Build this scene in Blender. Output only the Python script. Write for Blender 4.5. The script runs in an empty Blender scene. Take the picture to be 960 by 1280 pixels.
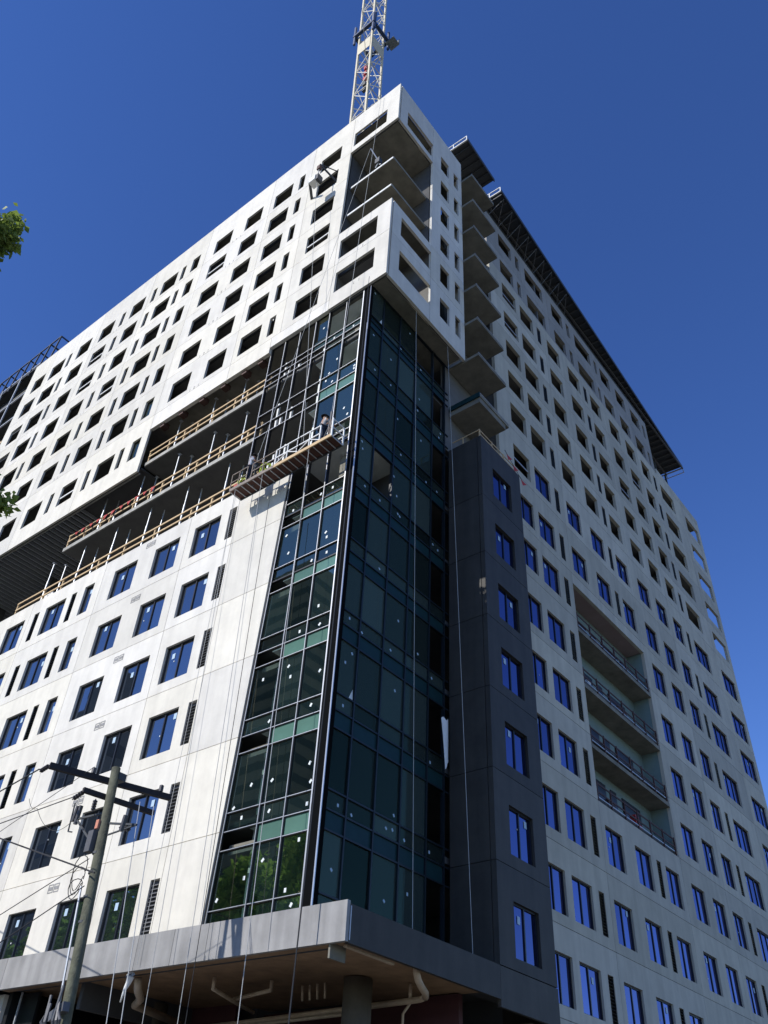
import bpy, math, random
from mathutils import Vector, Matrix
random.seed(7)
S = bpy.context.scene
COL = S.collection

# ------------------------------------------------------------------ camera
cam_d = bpy.data.cameras.new('camera'); cam = bpy.data.objects.new('camera', cam_d); COL.objects.link(cam)
CR = Vector((.785, .618, .047)); CF = Vector((-.496, .581, .646)); CF.normalize()
CR = (CR - CF * CR.dot(CF)).normalized(); CU = CR.cross(CF)
M = Matrix.Identity(4)
for i in range(3):
    M[i][0], M[i][1], M[i][2] = CR[i], CU[i], -CF[i]
cam.matrix_world = M
cam_d.sensor_fit = 'VERTICAL'; cam_d.sensor_height = 36.0; cam_d.sensor_width = 27.0
cam_d.lens = 1067.8 / 1280 * 36
cam_d.clip_start = .1; cam_d.clip_end = 6000
S.camera = cam

# ------------------------------------------------------------------ sky, sun, exposure
SUN = Vector((-.36, -1.0, .74)).normalized()
w = bpy.data.worlds.new('World'); S.world = w; w.use_nodes = True
nt = w.node_tree; bg = nt.nodes['Background']
sk = nt.nodes.new('ShaderNodeTexSky'); sk.sky_type = 'NISHITA'; sk.sun_disc = False
sk.sun_elevation = math.asin(SUN.z); sk.sun_rotation = math.atan2(SUN.x, SUN.y)
sk.altitude = 1200; sk.air_density = 1.0; sk.dust_density = .0; sk.ozone_density = 3.5
hs = nt.nodes.new('ShaderNodeHueSaturation'); hs.inputs['Saturation'].default_value = 1.2; hs.inputs['Hue'].default_value = .516     # the phone's vivid rendering of the sky
nt.links.new(sk.outputs[0], hs.inputs['Color']); nt.links.new(hs.outputs[0], bg.inputs[0]); bg.inputs[1].default_value = .15
sl = bpy.data.lights.new('sun', 'SUN'); sl.energy = 3.7; sl.angle = math.radians(.53); sl.color = (1, .965, .92)
so = bpy.data.objects.new('sun', sl); COL.objects.link(so)
so.rotation_euler = (-SUN).to_track_quat('-Z', 'Y').to_euler(); so.location = SUN * 200
S.view_settings.view_transform = 'Standard'; S.view_settings.look = 'None'
S.view_settings.exposure = .3; S.view_settings.gamma = 1.0

# ------------------------------------------------------------------ materials
def node_mat(name):
    m = bpy.data.materials.new(name); m.use_nodes = True
    return m, m.node_tree, m.node_tree.nodes['Principled BSDF']
def mat(name, c, rough=.6, var=.12, scale=3.0, metal=0.0, bump=0.0, spec=.4, orand=0.0, streak=0.0, warm=0.0):
    """procedural surface: base colour, mottling, vertical weather streaks, per-piece tone"""
    m, t, b = node_mat(name); N = t.nodes; L = t.links
    b.inputs['Roughness'].default_value = rough; b.inputs['Metallic'].default_value = metal
    b.inputs['Specular IOR Level'].default_value = spec
    tc = N.new('ShaderNodeTexCoord')
    n = N.new('ShaderNodeTexNoise'); n.inputs['Scale'].default_value = scale; n.inputs['Detail'].default_value = 6; n.inputs['Roughness'].default_value = .65
    L.new(tc.outputs['Object'], n.inputs['Vector'])
    r = N.new('ShaderNodeMapRange'); r.inputs['From Min'].default_value = .3; r.inputs['From Max'].default_value = .7
    r.inputs['To Min'].default_value = 1 - var; r.inputs['To Max'].default_value = 1 + var
    L.new(n.outputs['Fac'], r.inputs['Value']); fac = r.outputs[0]
    def mul(a, bsock):
        q = N.new('ShaderNodeMath'); q.operation = 'MULTIPLY'; L.new(a, q.inputs[0]); L.new(bsock, q.inputs[1]); return q.outputs[0]
    if streak:
        mp = N.new('ShaderNodeMapping'); mp.inputs['Scale'].default_value = (1.6, 1.6, .12)
        L.new(tc.outputs['Object'], mp.inputs['Vector'])
        n2 = N.new('ShaderNodeTexNoise'); n2.inputs['Scale'].default_value = 1.5; n2.inputs['Detail'].default_value = 5
        L.new(mp.outputs[0], n2.inputs['Vector'])
        r2 = N.new('ShaderNodeMapRange'); r2.inputs['From Min'].default_value = .35; r2.inputs['From Max'].default_value = .65
        r2.inputs['To Min'].default_value = 1 - streak; r2.inputs['To Max'].default_value = 1 + streak * .4
        L.new(n2.outputs['Fac'], r2.inputs['Value']); fac = mul(fac, r2.outputs[0])
    oi = N.new('ShaderNodeObjectInfo')
    if orand:
        r3 = N.new('ShaderNodeMapRange'); r3.inputs['To Min'].default_value = 1 - orand; r3.inputs['To Max'].default_value = 1 + orand * .5
        L.new(oi.outputs['Random'], r3.inputs['Value']); fac = mul(fac, r3.outputs[0])
    base = None
    if warm:
        mx = N.new('ShaderNodeMix'); mx.data_type = 'RGBA'
        mx.inputs['A'].default_value = (*c, 1); mx.inputs['B'].default_value = (c[0] * (1 + warm * .25), c[1], c[2] * (1 - warm), 1)
        wr = N.new('ShaderNodeMath'); wr.operation = 'MULTIPLY'; wr.inputs[1].default_value = 7.31; L.new(oi.outputs['Random'], wr.inputs[0])
        fr = N.new('ShaderNodeMath'); fr.operation = 'FRACT'; L.new(wr.outputs[0], fr.inputs[0]); L.new(fr.outputs[0], mx.inputs['Factor'])
        base = mx.outputs['Result']
    vm = N.new('ShaderNodeVectorMath'); vm.operation = 'SCALE'
    if base: L.new(base, vm.inputs[0])
    else: vm.inputs[0].default_value = c
    L.new(fac, vm.inputs['Scale']); L.new(vm.outputs[0], b.inputs['Base Color'])
    if bump:
        bp = N.new('ShaderNodeBump'); bp.inputs['Strength'].default_value = bump; bp.inputs['Distance'].default_value = .02
        n3 = N.new('ShaderNodeTexNoise'); n3.inputs['Scale'].default_value = scale * 6; n3.inputs['Detail'].default_value = 4
        L.new(tc.outputs['Object'], n3.inputs['Vector'])
        L.new(n3.outputs['Fac'], bp.inputs['Height']); L.new(bp.outputs[0], b.inputs['Normal'])
    return m
def glass(name, refl, tint, gcol, see=0.0, rough=.015):
    """coated glazing: mirror part over a dark or partly see-through body"""
    m, t, b = node_mat(name); N = t.nodes; L = t.links; N.remove(b)
    out = N['Material Output']
    g = N.new('ShaderNodeBsdfGlossy'); g.inputs['Roughness'].default_value = rough
    oi = N.new('ShaderNodeObjectInfo'); ov = N.new('ShaderNodeMapRange'); ov.inputs['To Min'].default_value = .72; ov.inputs['To Max'].default_value = 1.08
    vs = N.new('ShaderNodeVectorMath'); vs.operation = 'SCALE'; vs.inputs[0].default_value = gcol
    L.new(oi.outputs['Random'], ov.inputs['Value']); L.new(ov.outputs[0], vs.inputs['Scale']); L.new(vs.outputs[0], g.inputs['Color'])
    d = N.new('ShaderNodeBsdfDiffuse'); d.inputs['Color'].default_value = (*tint, 1)
    body = d.outputs[0]
    if see:
        tr = N.new('ShaderNodeBsdfTransparent'); tr.inputs['Color'].default_value = (see * .62, see * .86, see * .84, 1)
        mb = N.new('ShaderNodeMixShader'); dv = N.new('ShaderNodeMapRange'); dv.inputs['To Min'].default_value = .06; dv.inputs['To Max'].default_value = .42
        L.new(oi.outputs['Random'], dv.inputs['Value']); L.new(dv.outputs[0], mb.inputs[0])
        L.new(tr.outputs[0], mb.inputs[1]); L.new(d.outputs[0], mb.inputs[2]); body = mb.outputs[0]
    lw = N.new('ShaderNodeLayerWeight'); lw.inputs['Blend'].default_value = .35
    mr = N.new('ShaderNodeMapRange'); mr.inputs['To Min'].default_value = refl; mr.inputs['To Max'].default_value = 1.0
    L.new(lw.outputs['Fresnel'], mr.inputs['Value'])
    tc = N.new('ShaderNodeTexCoord'); n = N.new('ShaderNodeTexNoise'); n.inputs['Scale'].default_value = .8
    L.new(tc.outputs['Object'], n.inputs['Vector'])
    bp = N.new('ShaderNodeBump'); bp.inputs['Strength'].default_value = .03; bp.inputs['Distance'].default_value = .05
    L.new(n.outputs['Fac'], bp.inputs['Height']); L.new(bp.outputs[0], g.inputs['Normal'])
    mx = N.new('ShaderNodeMixShader'); L.new(mr.outputs[0], mx.inputs[0]); L.new(body, mx.inputs[1]); L.new(g.outputs[0], mx.inputs[2])
    L.new(mx.outputs[0], out.inputs['Surface'])
    return m
def leaf_mat(name, c):
    m, t, b = node_mat(name); N = t.nodes; L = t.links
    tc = N.new('ShaderNodeTexCoord'); n = N.new('ShaderNodeTexNoise'); n.inputs['Scale'].default_value = 1.3; n.inputs['Detail'].default_value = 5
    L.new(tc.outputs['Object'], n.inputs['Vector'])
    cr = N.new('ShaderNodeValToRGB'); cr.color_ramp.elements[0].color = (c[0] * .55, c[1] * .6, c[2] * .6, 1); cr.color_ramp.elements[1].color = (c[0] * 1.7, c[1] * 1.5, c[2] * 1.2, 1)
    cr.color_ramp.elements[0].position = .3; cr.color_ramp.elements[1].position = .7
    L.new(n.outputs['Fac'], cr.inputs[0]); L.new(cr.outputs[0], b.inputs['Base Color']); b.inputs['Roughness'].default_value = .55
    tl = N.new('ShaderNodeBsdfTranslucent'); L.new(cr.outputs[0], tl.inputs['Color'])
    mx = N.new('ShaderNodeMixShader'); mx.inputs[0].default_value = .5
    L.new(b.outputs[0], mx.inputs[1]); L.new(tl.outputs[0], mx.inputs[2]); L.new(mx.outputs[0], N['Material Output'].inputs['Surface'])
    return m

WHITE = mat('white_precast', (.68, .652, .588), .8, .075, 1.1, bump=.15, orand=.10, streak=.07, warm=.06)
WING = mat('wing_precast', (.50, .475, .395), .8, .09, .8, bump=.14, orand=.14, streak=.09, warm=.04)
GREY = mat('grey_precast', (.33, .315, .285), .8, .08, .8, bump=.12, orand=.12, streak=.08)
DARK = mat('charcoal_precast', (.047, .043, .036), .65, .2, 1.2, bump=.15, orand=.15, streak=.18)
FASC = mat('fascia_grey', (.30, .293, .28), .6, .16, .9, bump=.1, orand=.10, streak=.2)
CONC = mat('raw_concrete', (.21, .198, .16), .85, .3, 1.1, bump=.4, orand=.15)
ROOM = mat('dim_room_concrete', (.13, .127, .12), .85, .16, 1.4, bump=.3, orand=.1)  # raw concrete darkened so rooms look dim; the shade is in the colour
MATTE = mat('matte_black', (.005, .0055, .006), .8, .1, 4, spec=.02)
CONCD = mat('core_concrete', (.075, .075, .075), .9, .2, .8, bump=.2)  # darkest concrete; the dimness of core and soffits is in its colour
SOFF = mat('brown_soffit', (.29, .185, .105), .85, .25, 1.6, bump=.35)
MAROON = mat('maroon_wall', (.07, .025, .028), .8, .15, 1.5)
FRAME = mat('black_aluminium', (.012, .013, .015), .35, .1, 4, spec=.5)
ALU = mat('mill_aluminium', (.55, .56, .57), .35, .08, 6, metal=.6)
SLAT = mat('louver_slat_grey', (.17, .17, .17), .5, .15, 6)
LOUV = mat('louver_grey', (.10, .10, .105), .45, .1, 6)
SPAN = mat('spandrel_green', (.10, .20, .155), .15, .12, 1.2, spec=.5, orand=.2)
SPANB = mat('spandrel_teal', (.014, .042, .046), .3, .1, 2, spec=.1)
SIDEF = mat('blue_black_aluminium', (.010, .016, .021), .4, .1, 4, spec=.35)
GYP = mat('gypsum_board', (.74, .78, .74), .85, .12, 1.2)
LUMB = mat('pale_lumber', (.56, .40, .22), .75, .15, 5)
STEEL = mat('galvanised_steel', (.48, .50, .52), .45, .1, 8, metal=.3)
DSTEEL = mat('dark_steel', (.05, .055, .06), .55, .15, 5)
RUST = mat('red_oxide_steel', (.075, .035, .027), .7, .2, 4)
DECK = mat('plank_underside', (.085, .035, .025), .8, .25, 3)
SHEATH = mat('teal_sheathing', (.18, .255, .25), .8, .08, 1.5)
PURP = mat('plaster_soffit', (.32, .24, .23), .85, .08, 1.5)
COLM = mat('column_concrete', (.13, .112, .085), .85, .2, 1.4, bump=.3, streak=.15)
PVC = mat('cream_pvc', (.46, .36, .26), .5, .2, 3)
STICK = mat('white_label', (.70, .74, .72), .6, .05, 9)
STICK2 = mat('film_label', (.42, .55, .66), .5, .05, 9)
RED = mat('red_plastic', (.45, .035, .025), .55, .15, 4)
INSUL = mat('white_wrap', (.75, .75, .72), .8, .08, 3)
ROPE = mat('pale_rope', (.45, .45, .43), .8, .1, 9)
CABLE = mat('black_cable', (.02, .02, .022), .6, .1, 9)
POLE = mat('weathered_pole', (.10, .102, .068), .85, .35, 3.5, bump=.8, streak=.35)
ARM = mat('creosote_timber', (.028, .024, .024), .8, .25, 5, bump=.3)
PORC = mat('dark_porcelain', (.06, .055, .055), .3, .1, 5)
CRANE = mat('cream_crane_paint', (.60, .53, .37), .5, .12, 2)
CRWHITE = mat('white_crane_paint', (.66, .63, .54), .5, .08, 2)
BLUE = mat('navy_crane_paint', (.03, .055, .12), .5, .15, 2)
MESHG = mat('grey_platform_mesh', (.20, .23, .24), .7, .15, 4)
G_LEFT = glass('window_glass_front', .30, (.012, .016, .02), (.86, .86, .92))
G_RIGHT = glass('window_glass_side', .5, (.006, .008, .025), (.30, .325, .60))
G_CF = glass('curtain_glass_front', .25, (.03, .06, .055), (1.0, .92, .64), see=.6)
G_CS = glass('curtain_glass_side', .02, (.15, .205, .185), (.27, .43, .26), see=1.0)
SKIN = mat('skin', (.35, .20, .13), .6, .05, 9)
LEAF = leaf_mat('leaf_green', (.19, .27, .055)); LEAFD = leaf_mat('leaf_deep', (.2, .40, .12))
BARK = mat('bark', (.10, .08, .06), .9, .3, 4, bump=.6)

# ------------------------------------------------------------------ object helpers
def link(o, parent=None):
    COL.objects.link(o)
    if parent: o.parent = parent
    return o
def tag(o, label=None, cat=None, group=None, kind=None):
    if label: o['label'] = label
    if cat: o['category'] = cat
    if group: o['group'] = group
    if kind: o['kind'] = kind
    return o
def thing(name, label, cat, loc=(0, 0, 0), group=None, rz=0):
    o = bpy.data.objects.new(name, None); o.empty_display_size = .3
    o.location = loc; o.rotation_euler = (0, 0, rz); link(o)
    return tag(o, label, cat, group)
class MB:
    def __init__(s): s.v = []; s.f = []
    def quad(s, a, b, c, d):
        n = len(s.v); s.v += [tuple(a), tuple(b), tuple(c), tuple(d)]; s.f.append((n, n + 1, n + 2, n + 3))
    def tri(s, a, b, c):
        n = len(s.v); s.v += [tuple(a), tuple(b), tuple(c)]; s.f.append((n, n + 1, n + 2))
    def box(s, x0, x1, y0, y1, z0, z1):
        n = len(s.v)
        s.v += [(x, y, z) for z in (z0, z1) for y in (y0, y1) for x in (x0, x1)]
        s.f += [tuple(n + i for i in q) for q in ((0, 2, 3, 1), (4, 5, 7, 6), (0, 1, 5, 4), (2, 6, 7, 3), (0, 4, 6, 2), (1, 3, 7, 5))]
        return s
    def bar(s, p, q, wd, h=None):
        p = Vector(p); q = Vector(q); d = (q - p).normalized(); h = h or wd
        up = Vector((0, 0, 1)) if abs(d.z) < .95 else Vector((0, 1, 0))
        a = d.cross(up).normalized() * (wd / 2); b = a.cross(d).normalized() * (h / 2); n = len(s.v)
        for c in (p, q): s.v += [tuple(c - a - b), tuple(c + a - b), tuple(c + a + b), tuple(c - a + b)]
        s.f += [tuple(n + i for i in k) for k in ((0, 1, 2, 3), (4, 7, 6, 5), (0, 4, 5, 1), (1, 5, 6, 2), (2, 6, 7, 3), (3, 7, 4, 0))]
        return s
    def tube(s, pts, r, k=8, r2=None):
        pts = [Vector(p) for p in pts]; m = len(pts); base = len(s.v); ref = None
        for i, p in enumerate(pts):
            d = (pts[min(i + 1, m - 1)] - pts[max(i - 1, 0)]).normalized()
            if ref is None: ref = Vector((0, 0, 1)) if abs(d.z) < .9 else Vector((1, 0, 0))
            a = d.cross(ref).normalized(); b = d.cross(a)
            rr = r if r2 is None else r + (r2 - r) * i / (m - 1)
            for j in range(k):
                t = 2 * math.pi * j / k; s.v.append(tuple(p + a * (rr * math.cos(t)) + b * (rr * math.sin(t))))
        for i in range(m - 1):
            for j in range(k):
                a0 = base + i * k + j; a1 = base + i * k + (j + 1) % k; s.f.append((a0, a1, a1 + k, a0 + k))
        s.f.append(tuple(base + j for j in range(k))[::-1]); s.f.append(tuple(base + (m - 1) * k + j for j in range(k)))
        return s
    def mesh(s, name, m, smooth=False):
        me = bpy.data.meshes.new(name); me.from_pydata(s.v, [], s.f); me.update()
        if m: me.materials.append(m)
        if smooth:
            for p in me.polygons: p.use_smooth = True
        return me
    def build(s, name, m, parent=None, smooth=False):
        return link(bpy.data.objects.new(name, s.mesh(name, m, smooth)), parent)
def inst(name, me, parent, loc=(0, 0, 0), rot=None):
    o = bpy.data.objects.new(name, me); o.location = loc
    if rot is not None: o.rotation_euler = rot
    return link(o, parent)
def copy_tree(o, loc, label=None):
    c = o.copy(); c.location = loc; COL.objects.link(c)
    if label: c['label'] = label
    for ch in list(o.children):
        d = ch.copy(); COL.objects.link(d); d.parent = c
    return c
def box(name, m, parent, *a): return MB().box(*a).build(name, m, parent)

# ------------------------------------------------------------------ the building
GZ = -1.6                                             # street level below the eye
T = thing('apartment_tower', 'white concrete apartment tower under construction with a glass corner and dark open windows', 'building', (0, 0, GZ))
T.location = (0, 0, 0)

def P(F, d, u, z, dep):                               # facade coordinates -> world ('L': faces -y, 'R': faces +x)
    return (u, d + dep, z) if F == 'L' else (d - dep, u, z)
def panel(F, d, u0, u1, z0, z1, holes, m, t=.2, name='wall_panel', edge=None):
    us = sorted({u0, u1} | {min(max(h[k], u0), u1) for h in holes for k in (0, 1)})
    zs = sorted({z0, z1} | {min(max(h[k], z0), z1) for h in holes for k in (2, 3)})
    def solid(i, j):
        if i < 0 or j < 0 or i >= len(us) - 1 or j >= len(zs) - 1: return False
        uc = (us[i] + us[i + 1]) / 2; zc = (zs[j] + zs[j + 1]) / 2
        return not any(h[0] < uc < h[1] and h[2] < zc < h[3] for h in holes)
    b = MB()
    def Q(u, z, dep):
        if edge and abs(u - u1) < 1e-6: u = edge(z)
        return P(F, d, u, z, dep)
    for i in range(len(us) - 1):
        for j in range(len(zs) - 1):
            if not solid(i, j): continue
            a, c, e, g = us[i], us[i + 1], zs[j], zs[j + 1]
            b.quad(Q(a, e, 0), Q(c, e, 0), Q(c, g, 0), Q(a, g, 0)); b.quad(Q(a, e, t), Q(a, g, t), Q(c, g, t), Q(c, e, t))
            if not solid(i - 1, j): b.quad(Q(a, e, 0), Q(a, g, 0), Q(a, g, t), Q(a, e, t))
            if not solid(i + 1, j): b.quad(Q(c, e, 0), Q(c, e, t), Q(c, g, t), Q(c, g, 0))
            if not solid(i, j - 1): b.quad(Q(a, e, 0), Q(a, e, t), Q(c, e, t), Q(c, e, 0))
            if not solid(i, j + 1): b.quad(Q(a, g, 0), Q(c, g, 0), Q(c, g, t), Q(a, g, t))
    return b.build(name, m, T) if b.f else None
GAP = .011
def facade(F, d, ub, zb, holes, m, t=.2, skip=None, edge=None, msel=None):
    for i in range(len(ub) - 1):
        for j in range(len(zb) - 1):
            a, c, e, g = ub[i] + GAP, ub[i + 1] - GAP, zb[j] + GAP, zb[j + 1] - GAP
            if skip and skip((a + c) / 2, (e + g) / 2): continue
            hs = [h for h in holes if h[0] < c and h[1] > a and h[2] < g and h[3] > e]
            mm = msel((a + c) / 2, (e + g) / 2) if msel else m
            panel(F, d, a, c, e, g, hs, mm, t, edge=edge if edge and i == len(ub) - 2 else None)

_wm = {}
def window(F, d, u0, u1, z0, z1, g, panes=2, dep=.10, stick=True, sm=None):
    """window frame (part) with its panes and maker's label (sub-parts)"""
    wd, h = round(u1 - u0, 2), round(z1 - z0, 2); k = (F, wd, h, panes)
    fw = .055
    def lp(u, z, q): return (u, q, z) if F == 'L' else (-q, u, z)
    def lbox(b, a, c, q0, q1, e, f_):
        if F == 'L': b.box(a, c, q0, q1, e, f_)
        else: b.box(-q1, -q0, a, c, e, f_)
    if k not in _wm:
        b = MB()
        lbox(b, 0, wd, 0, .08, 0, fw); lbox(b, 0, wd, 0, .08, h - fw, h); lbox(b, 0, fw, .001, .079, fw, h - fw); lbox(b, wd - fw, wd, .001, .079, fw, h - fw)
        for i in range(1, panes): lbox(b, wd * i / panes - .03, wd * i / panes + .03, .001, .079, fw, h - fw)
        pw = (wd - 2 * fw) / panes - .03
        pm = MB(); lbox(pm, -pw / 2, pw / 2, -.004, .004, -(h / 2 - fw), h / 2 - fw)
        sm_ = MB(); lbox(sm_, 0, .17, -.003, .003, 0, .24)
        s2 = MB(); lbox(s2, 0, .045, -.003, .003, 0, .05)
        _wm[k] = (b.mesh('window_frame', FRAME), pm, sm_, s2)
    fm, pm, s1, s2 = _wm[k]
    o = inst('window', fm, T, P(F, d, u0, z0, dep))
    kk = (k, g.name)
    if kk not in _wm: _wm[kk] = (pm.mesh('window_pane', g), s1.mesh('pane_label', STICK2), s2.mesh('pane_label', STICK))
    pme, s1m, s2m = _wm[kk]
    for i in range(panes):
        j = (random.gauss(0, .003), 0, random.gauss(0, .003)) if F == 'L' else (0, random.gauss(0, .003), random.gauss(0, .003))
        inst('window_pane', pme, o, lp(fw + (wd - 2 * fw) * (i + .5) / panes, h / 2, .05), j)
    if stick:
        i = random.randrange(panes)
        inst('pane_label', s1m, o, lp(fw + (wd - 2 * fw) * (i + .5) / panes + random.uniform(-.15, .1), h * random.uniform(.6, .8), .03))
        if random.random() < .3: inst('pane_label', s2m, o, lp(wd * random.uniform(.2, .7), h * random.uniform(.3, .7), .03))
    return o
_sl = {}
def louver(F, d, u0, u1, z0, z1, split, pitch=.125):
    o = MB()
    def lbox(b, a, c, q0, q1, e, f_):
        p = P(F, d, a, e, q0); r = P(F, d, c, f_, q1)
        b.box(min(p[0], r[0]), max(p[0], r[0]), min(p[1], r[1]), max(p[1], r[1]), min(p[2], r[2]), max(p[2], r[2]))
    lbox(o, u0, u1, .14, .17, z0, z1)
    for a, c in ((u0, u0 + .03), (u1 - .03, u1)): lbox(o, a, c, .03, .14, z0, z1)
    n = int((z1 - z0) / pitch)
    def slat(b, z): 
        q = [P(F, d, u, zz, dp) for (zz, dp) in ((z, .045), (z + .012, .04), (z + .075, .13), (z + .063, .135)) for u in (u0 + .03, u1 - .03)]
        n0 = len(b.v); b.v += q
        b.f += [tuple(n0 + i for i in f) for f in ((0, 1, 3, 2), (2, 3, 5, 4), (4, 5, 7, 6), (6, 7, 1, 0), (0, 2, 4, 6), (1, 7, 5, 3))]
    if not split:
        for i in range(n): slat(o, z0 + .03 + i * pitch)
    lo = o.build('louver', FRAME if not split else LOUV, T)
    if split:
        k = (F, round(u1 - u0, 2))
        if k not in _sl:
            b = MB(); n0 = len(b.v)
            q = [((u, dp, zz) if F == 'L' else (-dp, u, zz)) for (zz, dp) in ((0, .045), (.012, .04), (.075, .13), (.063, .135)) for u in (.03, u1 - u0 - .03)]
            b.v += q; b.f += [(0, 1, 3, 2), (2, 3, 5, 4), (4, 5, 7, 6), (6, 7, 1, 0), (0, 2, 4, 6), (1, 7, 5, 3)]
            _sl[k] = b.mesh('louver_slat', SLAT)
        for i in range(n): inst('louver_slat', _sl[k], lo, P(F, d, u0, z0 + .03 + i * pitch, 0))
    return lo

# ---- lower front wall, faces -y at y = 17.7
YL = 17.70
LT = [24.16, 21.01, 17.88, 14.75, 11.61, 8.41]
EDGE = lambda z: -21.19 + .0393 * (z - 6.76)          # the last panel's slanted right edge
LB = [-58.2, -51.95, -45.65, -39.37, -33.1, -26.8, -23.5, -20.9]
LW = [(-26.32, -24.58), (-29.08, -27.33), (-32.13, -30.38), (-34.5, -33.72), (-37.83, -36.08), (-41.5, -39.75), (-45.2, -43.45), (-48.0, -46.25), (-51.3, -49.6), (-54.2, -52.5), (-57.3, -55.6)]
LL = [(-24.04, -23.57), (-35.6, -35.17), (-38.87, -38.42), (-42.6, -42.15), (-49.0, -48.55)]
holes = [(a, b, t - 1.72, t) for t in LT for a, b in LW + LL]
facade('L', YL, LB, [5.9, 9.40, 12.57, 15.73, 18.86, 22.0, 25.08], holes, WHITE, edge=EDGE)
for t in LT:
    for a, b in LW: window('L', YL, a, b, t - 1.72, t, G_LEFT, 1 if b - a < 1 else 2)
    for i, (a, b) in enumerate(LL): louver('L', YL, a, b, t - 1.72, t, i == 0)
    vb = MB()
    for x0 in (-29.95, -29.6):
        x1 = x0 + .3; z0 = t + .42; z1 = z0 + .3
        for r in ((x0, x1, z0, z0 + .03), (x0, x1, z1 - .03, z1), (x0, x0 + .03, z0 + .03, z1 - .03), (x1 - .03, x1, z0 + .03, z1 - .03), (x0 + .06, x1 - .06, z0 + .09, z1 - .09)):
            vb.box(r[0], r[1], YL - .012, YL + .01, r[2], r[3])
    vb.build('vent_plate', FASC, T)

# ---- upper front wall, faces -y at y = 17.6
YU = 17.60
UT = [52.8, 49.88, 46.8, 43.8, 40.75, 37.75]; UH = 1.63
UW = [(-22.1, -20.38), (-24.0, -23.52), (-26.25, -24.6), (-28.95, -27.38), (-32.0, -30.3), (-34.42, -33.62), (-35.55, -35.12), (-37.7, -36.03), (-38.78, -38.33), (-41.2, -39.65), (-42.45, -42.0), (-44.95, -43.3), (-47.8, -46.15), (-49.2, -48.75), (-51.5, -49.68), (-53.95, -52.4)]
U7 = [u for u in UW if u[1] < -33.2]
uholes = [(a, b, t - UH, t) for t in UT for a, b in UW] + [(a, b, 32.7, 34.33) for a, b in U7]
BIGL = [(-19.34, -16.74, 51.42, 53.08), (-19.28, -16.7, 39.13, 40.85), (-19.28, -16.7, 36.15, 37.87)]
ZU = [35.72, 38.72, 41.7, 44.72, 47.78, 50.82, 55.42]
UBL = [-55.15, -51.9, -45.55, -39.2, -32.95, -26.65, -22.9, -19.5]
facade('L', YU, UBL, ZU, uholes, WHITE, t=.12)
facade('L', YU, [-19.5, -15.82 + GAP], [34.93, 38.72, 41.7], BIGL, WHITE, t=.12)
facade('L', YU, [-19.5, -15.82 + GAP], [50.82, 55.42], BIGL, WHITE, t=.12)
facade('L', YU, [-55.15, -51.9, -45.55, -39.2, -32.95], [31.25, 35.72], uholes, WHITE, t=.12)
facade('L', YU, [-32.95, -26.65, -23.5], [34.5, 35.72], [], WHITE)
facade('L', YU, [-23.5, -19.5], [34.9, 35.72], [], WHITE)
# ---- right face of the corner box, faces +x at x = -15.82
XB = -15.82
BT = [52.98, 49.98, 46.96, 43.94, 40.97, 37.9]
RBIG = [(18.5, 21.14, BT[0] - 1.62, BT[0] + .06), (18.5, 21.14, BT[4] - 1.7, BT[4]), (18.5, 21.14, BT[5] - 1.68, BT[5])]
bh = RBIG + [(a, b, t - 1.62, t) for t in BT for a, b in ((22.0, 22.86), (23.41, 23.91))]
facade('R', XB, [17.8, 21.12], [34.93, 38.72, 41.7], bh, WHITE, t=.14)
facade('R', XB, [17.8, 21.12], [50.82, 55.42], bh, WHITE, t=.14)
facade('R', XB, [21.12, 24.3], [34.93, 38.72, 41.7, 44.72, 47.78, 50.82, 55.42], bh, WHITE, t=.14)
MB().box(-16.83, XB - .2 - GAP, 24.08, 24.28, 35.25, 55.4).build('box_end_wall', WHITE, T)
for t in BT:                                          # thin dark frames in the narrow openings
    for a, b in ((23.41, 23.91),):
        MB().box(XB - .14, XB - .1, a, b, t - 1.62, t - 1.57).box(XB - .14, XB - .1, a, b, t - .05, t).build('opening_frame', FRAME, T)

# ---- right wing, faces +x at x = -16.8
XW = -16.80
RT = [5.2, 8.4, 11.6, 14.85, 18.07, 21.3, 24.6, 28.05, 31.1, 34.58, 38.03, 40.97, 43.92, 46.93, 50.06]
RH = lambda t: 1.76 if t < 36 else 1.63
RW = [(30.55, 32.3), (32.85, 34.6), (36.6, 38.36), (39.65, 41.42), (43.1, 44.76), (46.25, 48.0), (49.1, 50.82), (51.93, 53.55), (55.65, 58.35), (60.82, 63.68)]
RL = [(35.18, 35.7), (42.05, 42.55), (54.28, 54.82)]
REC = (36.2, 45.15, 15.85, 28.2)
def in_rec(u, z): return REC[0] - .1 < u < REC[1] + .1 and REC[2] + .5 < z < REC[3] + 1
rh = [(a, b, t - RH(t), t) for t in RT for a, b in RW + RL if not (in_rec(a, t) or in_rec(b, t))] + [(REC[0], REC[1], REC[2], REC[3])]
RZ = [-1.5, 3.0, 6.2, 9.41, 12.6, 15.85, 19.1, 22.35, 25.75, 28.9, 32.35, 35.8, 38.75, 41.72, 44.72, 47.85, 51.05]
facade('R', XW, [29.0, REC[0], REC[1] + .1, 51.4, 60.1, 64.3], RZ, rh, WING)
for t in RT:
    for i, (a, b) in enumerate(RW):
        if in_rec(a, t) or t > 36 or (i == 0 and t > 33): continue
        window('R', XW, a, b, t - RH(t), t, G_RIGHT, 3 if b - a > 2 else 2, stick=random.random() < .55)
    for a, b in RL:
        if not in_rec(a, t): louver('R', XW, a, b, t - RH(t), t, False)  # upper ones are open slots; black louvers stand in for their shade
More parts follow.
